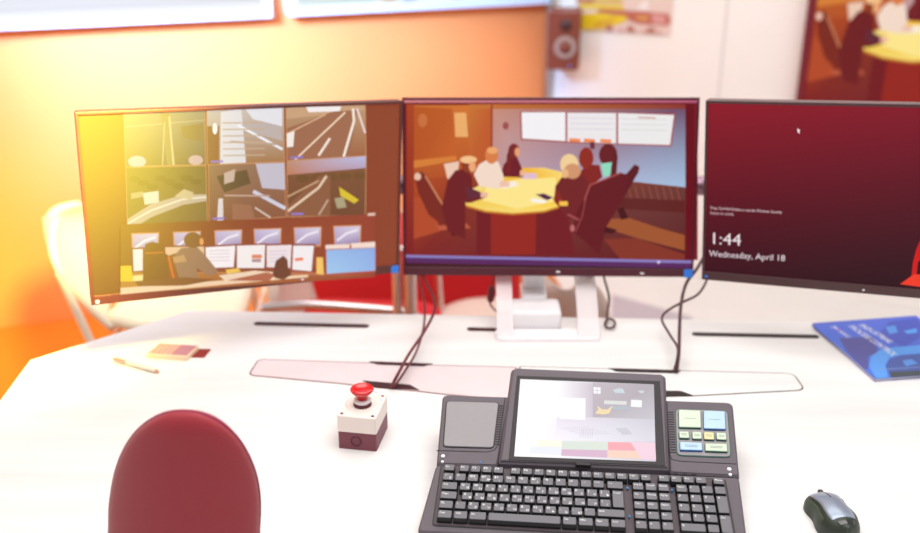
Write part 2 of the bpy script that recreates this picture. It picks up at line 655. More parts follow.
CEN, SC = monitor('computer_monitor', 'middle monitor, showing people meeting around an oval table',
                  (-.1207, 1.9700, .8450), (-2.4, 77, .5), .612, .373, 'bezel_center')
LEF, SL = monitor('computer_monitor', 'monitor tiled with road camera views above a control room picture',
                  (-.6876, 1.7027, .8946), (24.1, 88.2, -3.28), .612, .362, 'bezel_olive')
RIG, SR = monitor('computer_monitor', 'monitor with a dark red lock screen reading 1:44',
                  (.4862, 1.8537, .884), (-23.2, 90, 3.95), .612, .362, 'bezel_brown')

# centre picture; drawing units come from a 2.6x enlargement at (390,85)
fc = lambda x, y: SC.uv(390 + x/2.6, 85 + y/2.6)
p = Painter(fc); p.deep = 1.16
p.poly([(36, 38), (800, 40), (786, 474), (44, 466)], (96, 20, 36))
paint_meeting(p)
p.poly([(36, 38), (800, 40), (800, 46), (36, 46)], 0, [(216, 130, 140), (190, 100, 130), (190, 110, 140), (216, 150, 150)])
p.quad(768, 50, 790, 456, (118, 18, 36)); p.quad(43, 50, 62, 442, 0, [(180, 80, 44), (180, 80, 44), (140, 40, 44), (140, 40, 44)])
p.poly([(42, 441), (788, 456), (788, 463), (42, 448)], (150, 140, 200))
p.poly([(42, 448), (788, 463), (787, 476), (43, 462)], (104, 52, 108))
p.ell(698, 460, 4, 4, (220, 210, 240))
p.build('screen', 'screen_glass', CEN)
for x, y in ((437, 485), (655, 489)):
    u, v = fc(x, y)
    mb = MB(); mb.prism(rrect(u-.004, u+.004, v-.0015, v+.0015, .001, 3), .0035, .0042)
    mb.build('indicator_mark', 'legend_white', CEN)
u, v = fc(776, 492)
mb = MB(); mb.prism(rrect(.592, .610, -.001, .017, .002, 3), .0036, .0044)
tag(mb.build('sticker', 'sticker_blue', CEN), 'blue square sticker')

# left picture; drawing units from a 2.423x enlargement at (60,90)
fl = lambda x, y: SL.uv(60 + x/2.423, 90 + y/2.423)
p = Painter(fl); p.deep = 1.12
u0, v0, u1, v1 = .005, .018, .607, .356
inv = lambda P: None
p2 = Painter(lambda x, y: (x, y))
p.fr = lambda x, y: (x, y)
p.quad(u0, v0, u1, v1, (140, 34, 22))
p.fr = fl
# six road camera views
cells = [((155, 58), (350, 46), (352, 180), (160, 184)), ((356, 48), (541, 42), (543, 172), (358, 180)), ((548, 42), (738, 38), (740, 158), (550, 170)),
         ((160, 188), (352, 184), (356, 320), (164, 326)), ((360, 182), (543, 176), (546, 306), (362, 318)), ((550, 172), (740, 160), (738, 302), (552, 306))]
for i, cpts in enumerate(cells):
    (a, b_, c_, d_) = [Vector(q) for q in cpts]
    g = lambda s, t, a=a, b_=b_, c_=c_, d_=d_: tuple(a*(1-s)*(1-t) + b_*s*(1-t) + c_*s*t + d_*(1-s)*t)
    Q = lambda L: [g(*q) for q in L]
    top, bot = [((150, 140, 128), (124, 96, 74)), ((200, 190, 186), (168, 120, 80)), ((186, 150, 120), (160, 92, 66)),
                ((120, 96, 60), (134, 100, 60)), ((150, 110, 92), (140, 80, 60)), ((130, 74, 48), (112, 50, 38))][i]
    p.poly([(a.x-2, a.y-2), (b_.x+2, b_.y-2), (c_.x+2, c_.y+2), (d_.x-2, d_.y+2)], (196, 142, 104))
    p.poly(Q([(0, 0), (1, 0), (1, 1), (0, 1)]), 0, [top, top, bot, bot])
    if i == 0:
        p.line(Q([(.0, .25), (1, .2)]), 3, (176, 160, 140))
        p.poly(Q([(.45, 0), (.55, 0), (.62, 1), (.52, 1)]), (150, 130, 100))
        p.line(Q([(.56, .1), (.6, 1)]), 4, (214, 196, 160)); p.line(Q([(.5, .2), (.46, 1)]), 3, (196, 176, 150))
        p.ell(*g(.14, .92), 22, 14, (206, 176, 190)); p.ell(*g(.88, .92), 18, 12, (200, 170, 176))
        p.poly(Q([(.7, .3), (.98, .25), (.98, .6), (.72, .5)]), (140, 110, 80))
    if i == 1:
        p.poly(Q([(.18, .05), (.45, .0), (.5, 1), (.16, 1)]), (222, 218, 224))
        p.poly(Q([(.45, .3), (.95, .2), (.98, .62), (.5, .4)]), (190, 176, 176))
        p.poly(Q([(.5, .0), (.98, .0), (.98, .35), (.6, .2)]), (226, 224, 232))
        p.line(Q([(.4, .3), (.98, .78)]), 6, (236, 236, 244)); p.line(Q([(.3, .6), (.9, .68)]), 5, (190, 160, 140))
        p.poly(Q([(.0, .3), (.16, .3), (.14, 1), (.0, 1)]), (150, 92, 60)); p.ell(*g(.1, .35), 6, 14, (240, 240, 240))
        for k in range(6): p.line(Q([(.2, .25+.12*k), (.75, .27+.12*k)]), 3, (196, 170, 150))
    if i == 2:
        p.poly(Q([(0, 0), (1, 0), (1, .08), (0, .22)]), (200, 160, 130))
        p.poly(Q([(.25, 0), (.7, 0), (.68, .1), (.28, .1)]), (240, 234, 236))
        p.poly(Q([(0, .4), (.6, .1), (.9, .08), (.8, 1), (.05, 1)]), (158, 100, 80))
        p.line(Q([(.1, 1), (.75, .12)]), 4, (238, 214, 190)); p.line(Q([(.72, 1), (.86, .3), (.85, .05)]), 6, (242, 230, 220))
        p.line(Q([(.4, .95), (.55, .62)]), 6, (240, 226, 214)); p.line(Q([(1, .55), (.9, .05)]), 5, (232, 210, 210))
        p.line(Q([(0, .5), (.5, .15)]), 3, (220, 180, 150)); p.poly(Q([(0, .5), (.1, .45), (.08, .75), (0, .75)]), (238, 230, 226))
    if i == 3:
        p.poly(Q([(0, .9), (.3, .65), (.7, .5), (1, .5), (1, .62), (.7, .68), (.3, .88), (.15, 1), (0, 1)]), (190, 172, 158))
        p.line(Q([(0, .98), (.3, .76), (.7, .58), (1, .55)]), 4, (226, 216, 206))
        p.poly(Q([(.2, .45), (.4, .42), (.4, .62), (.22, .66)]), (214, 206, 196)); p.poly(Q([(.05, .45), (.2, .42), (.2, .52), (.05, .55)]), (176, 160, 130))
        p.poly(Q([(.6, .52), (.72, .4), (.84, .46), (.82, .6)]), (200, 180, 150))
        for k in range(8): p.ell(*g(.1+.11*k, .2+.07*(k % 3)), 14, 7, (112, 82, 44))
    if i == 4:
        p.poly(Q([(.1, .2), (.5, .1), (.55, .35), (.2, .5)]), (96, 60, 46)); p.poly(Q([(.2, .15), (.35, .08), (.33, .3), (.2, .35)]), (200, 176, 166))
        p.poly(Q([(.62, .0), (1, 0), (1, .5), (.7, .45)]), (196, 190, 206)); p.line(Q([(.58, .5), (1, .85)]), 9, (208, 206, 224))
        p.line(Q([(.2, .55), (.8, .6)]), 4, (196, 160, 150)); p.line(Q([(.6, .8), (.8, 1)]), 4, (216, 196, 186))
        p.poly(Q([(.12, .6), (.18, .6), (.18, 1), (.1, 1)]), (220, 210, 214)); p.poly(Q([(.3, .7), (.55, .75), (.6, 1), (.3, 1)]), (160, 104, 84))
    if i == 5:
        p.poly(Q([(0, 0), (1, 0), (1, .2), (0, .25)]), 0, [(190, 140, 120), (186, 186, 226), (180, 160, 190), (190, 120, 90)])
        for k in range(5): p.ell(*g(.2+.18*k, .33), 16, 9, (112, 62, 30))
        p.poly(Q([(0, .8), (.4, .3), (.55, .3), (.55, 1), (0, 1)]), (140, 82, 62))
        p.line(Q([(0, .9), (.4, .5), (.5, .3)]), 6, (226, 200, 176)); p.line(Q([(0, .64), (.4, .38)]), 4, (200, 160, 130))
        p.poly(Q([(.66, .5), (.92, .74), (.86, .8), (.68, .66)]), (216, 190, 40)); p.poly(Q([(.6, .7), (.72, .68), (.76, .86), (.64, .88)]), (170, 160, 130))
        p.line(Q([(.4, .98), (.52, .72)]), 4, (200, 170, 150))
    if i in (1, 2, 4, 5):
        p.line(Q([(.04, .955), (.2, .955)]), 5, (150, 120, 200))
# control room picture
p.poly([(146, 325), (762, 300), (762, 452), (146, 492)], 0, [(140, 60, 26), (150, 34, 34), (150, 34, 34), (150, 84, 36)])
for i, x in enumerate((175, 276, 376, 471, 568, 664)):
    y = 346 - i*3.6
    p.poly([(x-3, y), (x+65, y-2), (x+63, y+46), (x, y+50)], (214, 150, 110))
    p.poly([(x, y+3), (x+62, y+1), (x+60, y+42), (x+2, y+46)], 0, [(196, 180, 214), (214, 206, 226), (150, 130, 180), (170, 150, 190)])
    p.line([(x+6, y+36), (x+30, y+18), (x+56, y+10)], 5, (236, 228, 240))
for (x0, y0, x1, y1, x2, y2, x3, y3, c) in ((176, 385, 200, 384, 200, 436, 178, 438, (236, 226, 226)), (254, 380, 350, 378, 352, 402, 256, 404, (226, 190, 160)),
                                            (352, 380, 424, 376, 420, 428, 354, 430, (242, 234, 238)), (428, 376, 496, 374, 494, 430, 428, 430, (240, 232, 232)),
                                            (500, 376, 560, 374, 557, 430, 500, 428, (236, 222, 226)), (564, 376, 614, 376, 608, 438, 562, 434, (240, 232, 236))):
    p.poly([(x0-4, y0-4), (x1+4, y1-4), (x2+4, y2+5), (x3-4, y3+5)], (150, 60, 50))
    p.poly([(x0, y0), (x1, y1), (x2, y2), (x3, y3)], c)
p.line([(464, 402), (488, 402)], 9, (222, 130, 100)); p.line([(464, 412), (486, 412)], 8, (180, 140, 150)); p.line([(568, 410), (588, 408)], 7, (236, 120, 90))
for k in range(4): p.line([(506, 390+8*k), (550, 388+8*k)], 2, (206, 196, 220)); p.line([(360, 388+8*k), (410, 387+8*k)], 2, (214, 200, 206))
p.poly([(146, 440), (400, 440), (640, 440), (762, 440), (762, 452), (146, 492)], 0, [(190, 130, 60), (214, 150, 110), (190, 90, 60), (150, 40, 40), (150, 40, 40), (190, 120, 60)])
p.poly([(146, 478), (500, 452), (600, 446), (600, 452), (400, 470), (146, 494)], (238, 206, 176))
p.poly([(384, 448), (470, 436), (520, 440), (500, 458), (400, 462)], (236, 210, 186)); p.poly([(404, 460), (500, 440), (520, 446), (505, 462)], (180, 100, 80))
p.poly([(146, 425), (172, 424), (176, 462), (146, 462)], (236, 196, 60)); p.poly([(176, 448), (204, 446), (204, 460), (176, 462)], (240, 220, 160))
p.poly([(620, 404), (636, 404), (638, 446), (620, 444)], (240, 196, 110)); p.poly([(400, 434), (430, 430), (438, 438), (404, 444)], (236, 196, 90))
p.poly([(202, 400), (206, 372), (222, 366), (246, 372), (252, 392), (262, 400), (266, 458), (200, 462)], (134, 70, 26))
p.poly([(262, 400), (286, 392), (300, 460), (264, 464)], (150, 80, 34)); p.line([(262, 402), (276, 460)], 5, (226, 104, 40)); p.line([(206, 394), (250, 392)], 3, (206, 110, 44))
p.poly([(272, 404), (292, 382), (330, 378), (352, 400), (384, 440), (360, 450), (330, 430), (334, 460), (290, 460)], (160, 118, 96))
p.ell(321, 362, 22, 19, (140, 84, 44)); p.ell(342, 366, 5, 9, (230, 160, 100)); p.poly([(272, 404), (300, 398), (306, 414), (276, 418)], (196, 150, 110))
p.poly([(514, 444), (522, 412), (540, 400), (550, 410), (552, 430), (560, 446), (540, 458), (520, 454)], (110, 40, 36))
p.poly([(180, 462), (300, 452), (380, 458), (300, 472), (190, 474)], (140, 76, 40))
p.poly([(640, 384), (764, 378), (764, 440), (642, 448)], (180, 70, 60)); p.poly([(644, 386), (762, 381), (762, 436), (645, 444)], 0, [(150, 186, 232), (140, 170, 228), (146, 180, 232), (160, 200, 236)])
p.poly([(642, 374), (700, 372), (700, 382), (642, 384)], (240, 216, 206)); p.poly([(704, 370), (762, 366), (762, 380), (704, 382)], (240, 216, 206))
p.poly([(744, 297), (762, 296), (762, 303), (744, 304)], (224, 190, 180))
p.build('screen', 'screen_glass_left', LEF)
mb = MB(); mb.prism(rrect(.594, .610, 0, .016, .002, 3), .0036, .0044)
tag(mb.build('sticker', 'sticker_blue', LEF), 'blue square sticker')
mb = MB(); mb.prism(rrect(.008, .014, .004, .009, .001, 3), .0035, .0042)
mb.build('indicator_mark', 'legend_white', LEF)
mb = MB(); mb.prism(rrect(.40, .406, .006, .009, .001, 3), .0035, .0042)
mb.build('indicator_mark', 'legend_white', LEF)

# right picture: the lock screen
p = Painter(lambda x, y: (x, y))
nx, ny = 6, 8
tl, tr_, bl, br = (142, 22, 38), (124, 22, 42), (60, 8, 24), (30, 14, 22)
for j in range(ny):
    p.poly([(.005, .018+.338*j/ny), (.607, .018+.338*j/ny), (.607, .018+.338*(j+1)/ny), (.005, .018+.338*(j+1)/ny)], 0,
           [mix(bl, tl, j/ny), mix(br, tr_, j/ny), mix(br, tr_, (j+1)/ny), mix(bl, tl, (j+1)/ny)])
p.z += .0003
fr_ = lambda x, y: SR.uv(x, y)
p.fr = fr_
p.poly([(911, 278), (913, 262), (916, 250), (922, 236), (960, 215), (960, 284), (915, 280)], (206, 26, 26))
p.poly([(916, 279), (918, 262), (930, 250), (960, 245), (960, 284)], (60, 10, 22))
p.poly([(900, 284), (914, 274), (960, 276), (960, 292)], (240, 60, 40))
p.text('Press Ctrl+Alt+Delete or use the Windows Security', 710.5, 209, 782, 213.5, .0060, (232, 206, 210))
p.text('button to unlock.', 710.3, 214, 734, 215.4, .0060, (220, 190, 196))
p.text('1:44', 709.5, 243.5, 741, 245.5, .024, (238, 224, 228))
p.text('Wednesday, April 18', 709, 256, 785, 261, .0125, (236, 220, 226))
p.poly([(797.5, 128), (800.5, 130.5), (799.2, 131), (800, 133.2), (799, 133.4), (798.4, 131.6), (797.5, 132.6)], (240, 232, 232))
p.build('screen', 'screen_glass', RIG)
mb = MB(); mb.prism(rrect(.006, .012, .006, .010, .001, 3), .0035, .0042)
mb.build('logo_mark', 'sticker_blue', RIG)
mb = MB(); mb.prism(rrect(.300, .304, .006, .009, .001, 3), .0035, .0042)
mb.build('indicator_mark', 'legend_white', RIG)

# ------------------------------------------------------------------ monitor stand and arms
base = onz(536, 326)
st = empty('monitor_stand', (base.x, base.y, TZ))
tag(st, 'white stand with a clear loop frame on the desk under the middle monitor', 'monitor stand')
inv_st = Matrix.Translation(-Vector((base.x, base.y, TZ)))


def stp(x, y, Y): return inv_st @ ony(x, y, Y)


yb = onz(548, 340).y
fl_, fr2 = onz(497, 341).x - base.x, onz(600, 342).x - base.x
y0_ = yb - base.y
SIDE = [(y0_+.002, .008), (y0_+.05, .050), (y0_+.115, .095), (y0_+.150, .135), (y0_+.160, .19), (y0_+.162, .26)]
for x0, x1 in ((fl_, fl_+.034), (fr2-.044, fr2)):
    pr = smooth_path([(0, a_, b_) for a_, b_ in SIDE], 5)
    mb = MB()
    n = len(pr)
    V = []
    for k, q in enumerate(pr):
        t = (pr[min(k+1, n-1)] - pr[max(k-1, 0)]).normalized()
        nn = Vector((0, -t.z, t.y))*.004
        V += [(x0, q.y+nn.y, q.z+nn.z), (x1, q.y+nn.y, q.z+nn.z), (x1, q.y-nn.y, q.z-nn.z), (x0, q.y-nn.y, q.z-nn.z)]
    Fs = [[k*4+i, k*4+(i+1) % 4, k*4+4+(i+1) % 4, k*4+4+i] for k in range(n-1) for i in range(4)] + [[3, 2, 1, 0], [n*4-4, n*4-3, n*4-2, n*4-1]]
    mb.add(V, Fs)
    mb.build('side_strip', 'frosted_acrylic', st)
mb = MB()
mb.prism(rpoly([(fl_, y0_-.012), (fr2, y0_-.012), (fr2+.004, y0_+.035), (fl_-.004, y0_+.035)], .012, 5), 0, .010, ch=.003)
mb.build('foot_plate', 'stand_white', st)
a, b = onz(508, 331).x - base.x, onz(561, 331).x - base.x
mb = MB()
mb.prism(rrect(a, b, y0_+.040, y0_+.115, .008, 5), 0, .045, ch=.006)
mb.build('base_block', 'stand_white', st)
cx = ony(532, 300, 2.04).x - base.x
cy0 = y0_ + .165
mb = MB()
mb.prism(rrect(cx-.028, cx+.028, cy0-.06, cy0+.02, .01, 5), 0, .055, ch=.004)
mb.prism(rrect(cx-.024, cx+.024, cy0-.02, cy0+.02, .01, 5), .055, .26, ch=.004)
mb.build('column', 'stand_white', st)
mb = MB(); mb.prism(rrect(cx-.030, cx+.030, cy0-.026, cy0+.026, .012, 5), .085, .125, ch=.003, chb=.003)
mb.build('collar', 'stand_white', st)
mb = MB()
mb.lathe([(.012, 0), (.014, .003), (.014, .008), (.008, .010)], n=24, o=(cx, cy0-.059, .03), axis='y')
mb.build('adjustment_knob', 'stand_white', st)
# bracket from the column up to the rear of the middle monitor
cb = SC.o + SC.X*.306 + SC.V*.17 - SC.N*.075
mb = MB()
lc = inv_st @ cb
mb.tube([(cx, cy0+.0, .24), (cx+.01, cy0+.02, .27), (lc.x, lc.y, lc.z)], .017, n=14)
mb.build('bracket', 'arm_metal', st)
# cross arm that carries the wing monitors
A0 = Vector((lc.x+base.x, 2.145, lc.z+TZ))
arm = empty('monitor_mount', tuple(A0))
tag(arm, 'horizontal metal cross bar behind the three monitors, seen in the gap at right', 'monitor mount')
pL = SL.o + SL.X*.36 + SL.V*.17 - SL.N*.060
pR = SR.o + SR.X*.25 + SR.V*.17 - SR.N*.060
for e_, xm in ((pL, -.26), (pR, .54)):
    mid = Vector((xm, 2.12, A0.z))
    mb = MB()
    mb.tube([(0, 0, 0), mid - A0], .022, n=12)
    mb.tube([mid - A0, e_ - A0], .019, n=12)
    mb.build('arm_tube', 'arm_metal', arm)

# ------------------------------------------------------------------ desk
desk = empty('control_desk', (0, 1.6, 0))
tag(desk, 'wide white control desk with angled rear corner and cable slots', 'desk')
inv_d = Matrix.Translation((0, -1.6, 0))
dk = [onz(30, 360), onz(190, 310), onz(545, 316.5), onz(830, 321.5)]
P = [(-.845, 1.165), (1.55, 1.165), (1.62, 1.70), (1.30, 1.93)] + [(q.x, q.y) for q in (dk[3], dk[2], dk[1], dk[0])] + [(onz(0, 400).x, onz(0, 400).y)]
P = [(x, y-1.6) for x, y in P]
mb = MB(); mb.prism(P, TZ-.03, TZ, 0, ch=.002, chb=.002)
mb.build('desktop', 'desk_white', desk)
for x0, x1 in ((-.70, -.64), (1.25, 1.31)):
    mb = MB(); mb.box(x0, x1, -.3, .12, 0, TZ-.03)
    mb.build('side_panel', 'desk_edge', desk)
mb = MB(); mb.box(-.64, 1.25, .10, .12, .25, TZ-.03)
mb.build('modesty_panel', 'desk_edge', desk)


def flat(pts, z0, z1, name, m, r=0, zz=TZ):
    Q = [onz(x, y, zz) for x, y in pts]
    Q = [(q.x, q.y-1.6) for q in Q]
    n = len(Q)
    if sum(Q[i][0]*Q[(i+1) % n][1]-Q[(i+1) % n][0]*Q[i][1] for i in range(n)) < 0: Q = Q[::-1]
    if r: Q = rpoly(Q, r, 4)
    mb = MB(); mb.prism(Q, z0, z1)
    return mb, Q


def slot(x0, y0, x1, y1, w, m):
    a, b = onz(x0, y0), onz(x1, y1)
    a.z = b.z = 0
    d = (b-a); L = d.length; d.normalize(); n_ = Vector((-d.y, d.x, 0))
    T = Matrix((d, n_, Vector((0, 0, 1)))).transposed().to_4x4()
    T.translation = a - Vector((0, 1.6, 0)) + Vector((0, 0, TZ))
    mb = MB(); mb.T = T
    mb.prism(rrect(0, L, -w/2, w/2, w*.45, 5), -.0005, .0008)
    mb.build('cable_slot', m, desk)


slot(254, 323.6, 369, 326.3, .017, 'slot_dark')
slot(467, 329.2, 584, 331.6, .017, 'slot_dark')
slot(692, 334.2, 819, 336.8, .017, 'slot_brown')

L_lid = [(249, 375), (259, 359.5), (432, 365.5), (516, 367.5), (512, 400), (446, 394.5), (416, 391), (360, 386), (345, 384)]
R_lid = [(520, 366.8), (610, 369.2), (793, 373.8), (804.5, 390), (690, 396), (600, 398), (520, 390)]
for pts, gm, lm, rr in ((L_lid, 'groove', 'lid_left', .012), (R_lid, 'groove_dark', 'desk_white', .016)):
    g, Q = flat(pts, TZ-.001, TZ+.0004, 'x', gm)
    rad = [rr, rr] + [.004]*(len(pts)-2) if lm == 'lid_left' else [.004, .004, rr, rr, .004, .004, .004]
    if Q[0] != (onz(*pts[0]).x, onz(*pts[0]).y-1.6): rad = rad[::-1]
    Qg = rpoly(Q, rad, 5)
    mb = MB(); mb.prism(inset(Qg, -.0020), TZ-.001, TZ+.0004)
    go = mb.build('lid_groove', gm, desk)
    mb = MB(); mb.prism(inset(Qg, .0008), TZ-.001, TZ+.0010, ch=.0004)
    mb.build('cable_lid', lm, desk)
for pts, m in (([(369, 361.8), (433, 364.2), (424, 367), (377, 365.2)], 'slot_dark'),
               ([(362, 381.0), (410, 385.3), (420, 390.8), (374, 387.5)], 'slot_dark'),
               ([(608, 368.6), (681, 370.8), (677, 374), (617, 372.5)], 'slot_brown'),
               ([(660, 391.2), (681, 391.6), (694, 396.3), (660, 397)], 'slot_brown')):
    mb, Q = flat(pts, TZ+.0005, TZ+.0016, 'x', m, r=.002)
    mb.build('cable_opening', m, desk)

# ------------------------------------------------------------------ console keyboard
KX, KV = tri_axes(R(-5.14), R(11.36), 0)
SK = Surf((-.035, 1.218, .7645), KX, KV)
kb = empty('console_keyboard', matrix=SK.mat())
tag(kb, 'grey console keyboard with built-in touch screen, speaker and coloured buttons on the desk', 'keyboard')
ka = R(11.36)


def wedge(poly, top, name, m, parent=kb, ch=.003, mtop=None, rr=None):
    """solid with a tilted top (local z = top) and its foot on the desk"""
    if rr: poly = rpoly(poly, rr, 5)
    n = len(poly)
    mb = MB()
    pi = inset(poly, ch)
    def foot(x, y):
        w = SK.o + SK.X*x + SK.V*y
        return (Vector((w.x, w.y, TZ+.001)) - SK.o)
    V = []
    for q in poly:
        f = foot(*q)
        V.append((f.dot(SK.X), f.dot(SK.V), f.dot(SK.N)))
    V += [(q[0], q[1], top-ch) for q in poly] + [(q[0], q[1], top) for q in pi]
    Fs = []
    for r in range(2):
        for i in range(n):
            j = (i+1) % n
            Fs.append([r*n+i, r*n+j, (r+1)*n+j, (r+1)*n+i])
    Fs.append(list(range(n))[::-1])
    mb.add(V, Fs, 0)
    mb.add([(q[0], q[1], top) for q in pi], [list(range(n))], 0)
    return mb.build(name, m, parent)


u = .001
wedge([(-.026, -.017), (.447, -.010), (.454, .127), (-.013, .122)], -.004, 'keyboard_body', 'console_grey', rr=.008)
wedge([(-.0125, .1215), (.083, .124), (.095, .290), (-.020, .288)], -.003, 'speaker_pod', 'console_grey', rr=[.002, .002, .004, .01])
wedge([(.349, .128), (.4545, .1275), (.468, .301), (.356, .299)], -.003, 'button_pod', 'console_grey', rr=[.002, .002, .012, .004])
wedge([(.0845, .124), (.3475, .128), (.361, .359), (.094, .359)], .006, 'screen_housing', 'console_grey', rr=[.002, .002, .012, .012], ch=.005)
# front lip
mb = MB(); mb.tube([(-.024, -.0185, -.012), (.446, -.0115, -.012)], .003, n=8)
mb.build('front_lip', 'console_side', kb)
# recess around the keys
U = .01905
mb = MB()
mb.prism(rpoly([(-.006, -.005), (22.5*U+.004, -.005), (22.5*U+.004, 6*U+.006), (-.006, 6*U+.006)], .006, 5), -.0045, -.0032)
mb.build('key_well', 'well_dark', kb)
mb = MB()
mb.prism(rpoly([(-.004, -.003), (22.5*U+.002, -.003), (22.5*U+.002, 6*U+.004), (-.004, 6*U+.004)], .005, 5), -.0045, -.0028)
mb.build('key_plate', 'console_side', kb)

# the screen of the console
fk = lambda x, y: SK.uv(x, y)
sc = [fk(520.5, 382), fk(655.5, 387.5), fk(659.5, 465.5), fk(513.5, 460)]
g = .004
mb = MB()
o4 = [fk(517, 378.5), fk(659.5, 384), fk(665, 468.5), fk(508.5, 463)]
mb.prism([(q[0], q[1]) for q in o4][::-1], .004, .0068, ch=.0006)
mb.build('screen_surround', 'well_dark', kb)
p = Painter(lambda x, y: SK.uv(510 + x/5.331, 370 + y/5.331), z0=.0072)
W_ = (250, 250, 252)
p.poly([(55, 66), (765, 94), (775, 506), (22, 478)], 0, [W_, (168, 160, 170), (206, 202, 214), W_])
p.poly([(200, 80), (440, 88), (440, 270), (200, 270)], 0, [W_, (188, 176, 188), (190, 180, 194), W_])
p.poly([(440, 84), (765, 96), (768, 280), (440, 270)], 0, [(176, 164, 174), (158, 150, 158), (182, 180, 190), (170, 158, 168)])
p.poly([(250, 270), (768, 280), (772, 400), (240, 390)], 0, [(220, 212, 226), (190, 188, 200), (206, 204, 216), (236, 232, 242)])
p.poly([(265, 164), (402, 168), (400, 284), (262, 278)], (238, 236, 242))
p.poly([(444, 108), (482, 110), (482, 145), (444, 143)], (232, 232, 236)); p.line([(463, 112), (463, 142)], 3, (180, 176, 184)); p.line([(446, 127), (480, 128)], 3, (180, 176, 184))
p.poly([(545, 124), (580, 114), (600, 118), (612, 142), (560, 140)], (186, 200, 208)); p.poly([(680, 128), (716, 128), (708, 142), (690, 140)], (190, 196, 200))
p.poly([(500, 180), (620, 184), (620, 204), (500, 200)], (206, 210, 206)); p.poly([(530, 208), (632, 212), (632, 234), (540, 230)], (160, 170, 180))
p.poly([(452, 250), (470, 228), (462, 206), (490, 228), (520, 228), (546, 206), (528, 250), (500, 256)], (226, 204, 150))
p.poly([(644, 176), (702, 180), (700, 218), (642, 214)], (232, 234, 234))
for k in range(5): p.line([(270+k*24, 330+k*8), (420+k*30, 320+k*9)], 2.5, (206, 200, 214))
for k in range(6): p.line([(380+12*k, 330), (376+12*k, 380)], 2.5, (196, 188, 200))
p.poly([(560, 330), (620, 326), (650, 360), (600, 364)], (190, 190, 200))
p.poly([(146, 392), (272, 396), (272, 430), (140, 426)], (246, 236, 216)); p.poly([(110, 428), (272, 432), (272, 470), (100, 462)], (224, 228, 246))
p.poly([(276, 398), (516, 404), (518, 446), (274, 440)], (206, 216, 204)); p.poly([(274, 442), (518, 448), (518, 486), (272, 476)], (204, 164, 190))
p.poly([(520, 404), (772, 408), (774, 452), (520, 446)], (238, 150, 160)); p.poly([(520, 448), (774, 454), (776, 498), (520, 486)], (240, 196, 176))
p.poly([(640, 404), (772, 408), (774, 500), (700, 496)], (232, 196, 212))
p.build('touch_screen', 'tablet_glass', kb)
mb = MB(); c0 = fk(583, 468.5)
mb.prism(rrect(c0[0]-.012, c0[0]+.012, c0[1]-.003, c0[1]+.003, .002, 4), .005, .0105, ch=.001)
mb.build('screen_latch', 'well_dark', kb)
# round white marks
for x, y, r in ((443, 455, .0032), (442.4, 460.6, .0024), (729.5, 468, .0034), (730.5, 473.5, .0026)):
    c = fk(x, y); mb = MB(); mb.lathe([(r, -.0045), (r, -.0018), (r*.8, -.0012)], n=16, o=(c[0], c[1], 0))
    mb.build('indicator_light', 'led_white', kb)
c = fk(480.5, 461); mb = MB(); mb.lathe([(.0015, -.0045), (.0015, -.002)], n=12, o=(c[0], c[1], 0)); mb.build('indicator_light', 'led_blue', kb)
mb = MB()
for k in range(4):
    c = fk(667 + 9*k, 471.2 + .4*k); mb.box(c[0]-.003, c[0]+.003, c[1]-.0006, c[1]+.0006, -.0042, -.0034)
mb.build('printed_mark', 'well_dark', kb)
# speaker
G4 = lambda L: [fk(x, y) for x, y in L]
mb = MB(); mb.prism(rpoly(G4([(446, 400), (499.5, 401.5), (494, 447.5), (442.5, 446)])[::-1], .008, 5), -.0035, -.0018)
mb.build('speaker_rim', 'well_dark', kb)
mb = MB(); mb.prism(inset(rpoly(G4([(446, 400), (499.5, 401.5), (494, 447.5), (442.5, 446)])[::-1], .008, 5), .0018), -.0035, -.0008, ch=.0008)
mb.build('speaker_grille', 'speaker_cloth', kb)


def vent(x0, y0, x1, y1, n):
    mb = MB()
    a, b = Vector(fk(x0, y0)), Vector(fk(x1, y1))
    for k in range(n):
        c = a + (b-a)*k/(n-1)
        mb.box(c.x-.0045, c.x+.0045, c.y-.0011, c.y+.0011, -.0035, -.0024)
    mb.build('vent', 'well_dark', kb)


vent(502, 404.5, 497, 443, 17)
vent(671, 411, 673.5, 451, 17)
# seam lines of the two pods
mb = MB(); mb.tube([(*fk(436.5, 449.2), -.003), (*fk(487, 450.6), -.003), (*fk(494, 449), -.003), (*fk(498, 444), -.003), (*fk(505, 396.5), -.003)], .0008, n=6); mb.build('pod_seam', 'well_dark', kb)
mb = MB(); mb.tube([(*fk(736.5, 462.6), -.003), (*fk(680, 459.8), -.003), (*fk(672, 458), -.003), (*fk(669.5, 452), -.003), (*fk(666, 402), -.003)], .0008, n=6); mb.build('pod_seam', 'well_dark', kb)
# coloured buttons
by = lambda x, y: fk(660 + x/6.667, 395 + y/6.667)
mb = MB(); mb.prism(rpoly([by(98, 86), by(455, 98), by(478, 412), by(110, 398)][::-1], .010, 5), -.0035, -.0018); mb.build('button_rim', 'rim_green', kb)
mb = MB(); mb.prism(inset(rpoly([by(98, 86), by(455, 98), by(478, 412), by(110, 398)][::-1], .010, 5), .0018), -.0035, -.0012); mb.build('button_plate', 'speaker_cloth', kb)
BT = [(122, 106, 270, 112, 274, 226, 124, 222, 'green', 'GSM'), (288, 112, 432, 118, 438, 236, 290, 232, 'blue', 'AUX'),
      (124, 250, 192, 252, 196, 296, 128, 294, 'green', 'L1'), (212, 252, 276, 255, 280, 302, 214, 300, 'green', 'L2'), (290, 255, 358, 258, 362, 306, 292, 303, 'yellow', 'L3'), (372, 258, 440, 262, 444, 308, 376, 304, 'green', 'L4'),
      (130, 320, 280, 326, 284, 378, 132, 374, 'blue', 'PTT'), (298, 330, 446, 334, 450, 386, 300, 380, 'green', 'CALL')]
